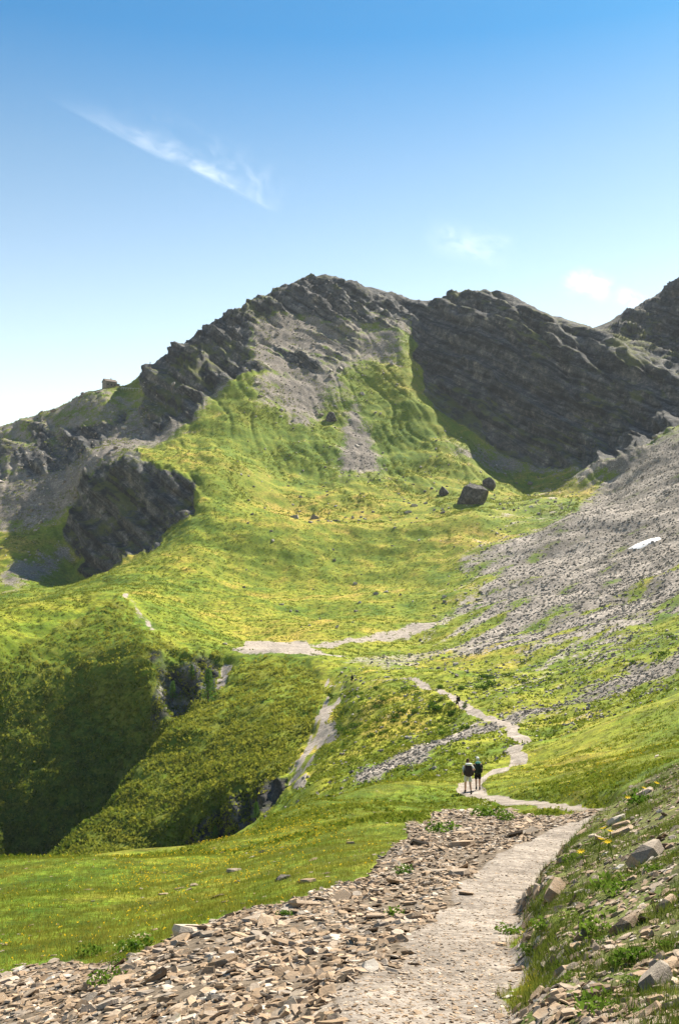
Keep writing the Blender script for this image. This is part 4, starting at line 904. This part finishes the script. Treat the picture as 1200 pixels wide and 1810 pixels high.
def backpack(owner, label, cloth, lid, bulk=1.0, roll=None, pad=None):
    e = bpy.data.objects.new('backpack', None); col.objects.link(e); e.matrix_world = Matrix.Translation(owner.location) @ Matrix.Rotation(owner.rotation_euler.z, 4, 'Z') @ Matrix.Diagonal((owner.scale.x,)*3+(1,)); tag(e, label, 'backpack')
    b = bulk
    soft('pack', [ring_tube([((0,-.24,.93),.15*b,.10),((0,-.26,.98),.18*b,.14*b),((0,-.27,1.2),.185*b,.15*b),((0,-.25,1.42),.17*b,.13*b),((0,-.235,1.5),.14*b,.10)], 16)], cloth, e)
    soft('lid', [ring_tube([((0,-.235,1.49),.16*b,.12*b),((0,-.24,1.53),.175*b,.14*b),((0,-.235,1.58),.16*b,.12*b),((0,-.23,1.60),.08*b,.06)], 14)], lid, e)
    for sx in (-1, 1):
        soft('pocket', [ring_tube([((sx*.185*b,-.25,.98),.035,.06),((sx*.205*b,-.25,1.05),.045,.08),((sx*.205*b,-.25,1.2),.04,.07),((sx*.19*b,-.25,1.25),.02,.04)], 10)], cloth, e)
        soft('strap', [ring_tube([((sx*.10,-.13,1.44),.028,.01),((sx*.11,-.02,1.515),.03,.01),((sx*.12,.11,1.43),.03,.01),((sx*.13,.12,1.25),.028,.01),((sx*.155,.02,1.08),.015,.01),((sx*.15,-.13,1.0),.015,.01)], 8)], cloth, e, 0)
    if roll: soft('mat_roll', [ring_tube([((-.27,-.25,1.62),.07,.07),((-.25,-.25,1.62),.085,.085),((.25,-.25,1.62),.085,.085),((.27,-.25,1.62),.07,.07)], 12)], roll, e)
    if pad: soft('bottle', [ring_tube([((-.235*b,-.24,1.08),.035,.035),((-.235*b,-.24,1.32),.037,.037),((-.235*b,-.24,1.36),.02,.02)], 10)], pad, e)
    return e
C_ = lambda nm, c, r=.85: plain(nm, c, r, .15, 30)
white = C_('white_cotton', (.72, .70, .66)); pale = C_('pale_shorts', (.52, .50, .46)); dark = C_('dark_cloth', (.022, .024, .026)); brownp = C_('dark_brown_pack', (.045, .03, .028)); greenp = C_('dark_green_pack', (.014, .022, .018)); teal = C_('teal_cloth', (.10, .30, .26)); bluec = C_('blue_grey_cloth', (.18, .25, .30)); hairb = C_('brown_hair', (.06, .035, .022)); hairl = C_('light_hair', (.45, .36, .24)); blackc = C_('black_cloth', (.012, .012, .013)); whitecap = C_('white_cap', (.78, .77, .74))
h1 = person(826, 1404, .25, R(4), 'walker in pale shorts and white shirt, seen from behind, beside a walker in black', white, pale, None, hairb, 1.0, 1.0, 35, 62)
backpack(h1, 'big dark brown backpack with pale lid worn by the walker in pale shorts', brownp, white, 1.12, None, bluec)
h2 = person(844, 1397, -.10, R(-3), 'walker in black shorts and white cap, seen from behind, on the trail', dark, blackc, whitecap, hairl, 0, .96, 35, 66)
backpack(h2, 'dark green backpack with teal lid worn by the walker in the white cap', greenp, teal, 1.0)
h3 = person(808, 1251, .22, R(60), 'lone dark-clothed walker on the trail near the stream bed crossing', dark, blackc, None, hairb, 0, 1.0, 100, 200)
backpack(h3, 'black backpack on the lone walker near the stream bed', blackc, blackc, 1.1)
h4 = person(622, 1208, .14, R(30), 'tiny distant walker in dark clothes on the faint far trail beside the spur', dark, dark, None, hairb, 0, 1.0, 150, 240)
backpack(h4, 'dark backpack on the tiny distant walker by the spur', greenp, blackc, 1.0)

# ------------------------------------------------------------------ clouds: thin sheets of ice crystals at one height
def cloud(name, axis, w0, w1, alt, label, seed, dens, shape):
    """axis: picture points along the cloud; w0/w1: extent above and below it in pixels"""
    n, m = 60, 20; V = []; A_ = []
    for i in range(n+1):
        s_ = i/n; t = s_*(len(axis)-1); k = min(int(t), len(axis)-2); f = t-k; cx = axis[k][0]*(1-f)+axis[k+1][0]*f; cy = axis[k][1]*(1-f)+axis[k+1][1]*f
        dx, dy = axis[-1][0]-axis[0][0], axis[-1][1]-axis[0][1]; L = math.hypot(dx, dy); nx, ny = -dy/L, dx/L
        if ny > 0: nx, ny = -nx, -ny
        for j in range(m+1):
            q = j/m*2-1; off = q*(w0 if q > 0 else w1); px, py = cx+nx*off, cy+ny*off
            u, w_ = ray(px, py); Yd = alt/w_; bump = alt*.004*math.sin(s_*9+q*4+seed); V.append((u*Yd, Yd, alt+CAMZ+bump)); A_.append((s_, q*.5+.5, 0, 1))
    Fs = [(i*(m+1)+j, i*(m+1)+j+1, (i+1)*(m+1)+j+1, (i+1)*(m+1)+j) for i in range(n) for j in range(m)]
    me = mesh_np(name, V, Fs, None, True); a = me.attributes.new('st', 'FLOAT_COLOR', 'POINT'); a.data.foreach_set('color', np.array(A_, np.float32).ravel())
    M = mat('ice_cloud'); t = NT(M); sc_ = t.new('ShaderNodeSeparateColor'); t.l.new(t.attr('st').outputs['Color'], sc_.inputs[0]); s1, q1 = sc_.outputs[0], sc_.outputs[1]
    comb = t.new('ShaderNodeCombineXYZ'); t.l.new(t.math('MULTIPLY', s1, shape[0]), comb.inputs[0]); t.l.new(t.math('MULTIPLY', q1, shape[1]), comb.inputs[1]); comb.inputs[2].default_value = seed
    nz = t.noise(comb.outputs[0], 1.0, 8, .62, .6); nz2 = t.noise(comb.outputs[0], .35, 4, .55, .3)
    along = t.math('MULTIPLY', t.map(s1, 0, .35), t.map(s1, 1, .72))
    if shape[2] == 'streak':      # sharp lower edge, feathered above
        across = t.math('MULTIPLY', t.map(q1, .28, .5), t.map(q1, 1.0, .5)); core = t.math('MULTIPLY', t.map(q1, .30, .47), t.map(q1, .72, .47))
        al = t.math('ADD', t.math('MULTIPLY', t.math('MULTIPLY', across, t.map(nz, .40, .75)), t.map(s1, .1, .6)), t.math('MULTIPLY', core, t.map(nz, .2, .7, .1, .5)))
    else:
        across = t.math('MULTIPLY', t.map(q1, 0, .5), t.map(q1, 1, .5)); al = t.math('MULTIPLY', across, t.map(t.math('ADD', t.math('MULTIPLY', nz, .6), t.math('MULTIPLY', nz2, .4)), .36, .66))
    al = t.math('MULTIPLY', t.math('MULTIPLY', al, along), dens)
    tr = t.new('ShaderNodeBsdfTransparent'); tl = t.new('ShaderNodeBsdfTranslucent'); tl.inputs[0].default_value = (.95, .93, .9, 1); ms = t.new('ShaderNodeMixShader'); t.l.new(al, ms.inputs[0]); t.l.new(tr.outputs[0], ms.inputs[1]); t.l.new(tl.outputs[0], ms.inputs[2]); t.out(ms.outputs[0])
    link(name, me, M, label=label, cat='cloud')
cloud('streak_cloud', [(60, 155), (200, 225), (330, 290), (430, 340), (510, 378)], 95, 30, 4200, 'long feathered white vapour streak across the blue sky', 3.1, .12, (9, 5, 'streak'))
cloud('small_cloud', [(985, 492), (1040, 500), (1090, 512)], 34, 34, 3000, 'small bright puff of thin cloud above the right-hand crest', 7.7, .3, (3.5, 2.5, 'puff'))
cloud('small_cloud', [(1075, 520), (1120, 530), (1185, 545)], 24, 24, 3000, 'small wisp of cloud just above the dark right-hand peak', 2.2, .25, (4, 2.5, 'puff'))
cloud('faint_cloud', [(740, 405), (820, 430), (920, 450)], 45, 40, 3400, 'faint patch of thin cloud above the dip in the skyline', 5.4, .12, (5, 3, 'puff'))

# ------------------------------------------------------------------ thin mountain air
def haze():
    me = bpy.data.meshes.new('haze'); x0, x1, y0, y1, z0, z1 = -1000, 1000, -40, 1700, float(Z.min())-1, max(float(Z.max())+25, 330)
    V = [(a, b, c) for a in (x0, x1) for b in (y0, y1) for c in (z0, z1)]
    me.from_pydata(V, [], [(0, 1, 3, 2), (4, 6, 7, 5), (0, 4, 5, 1), (2, 3, 7, 6), (0, 2, 6, 4), (1, 5, 7, 3)]); me.update()
    m = mat('thin_haze'); t = NT(m); v = t.new('ShaderNodeVolumePrincipled'); v.inputs['Color'].default_value = (.78, .88, 1, 1); v.inputs['Density'].default_value = HAZE; v.inputs['Anisotropy'].default_value = 0
    t.l.new(v.outputs[0], t.new('ShaderNodeOutputMaterial').inputs['Volume']); link('haze', me, m, kind='stuff')
HAZE = .00005
haze()
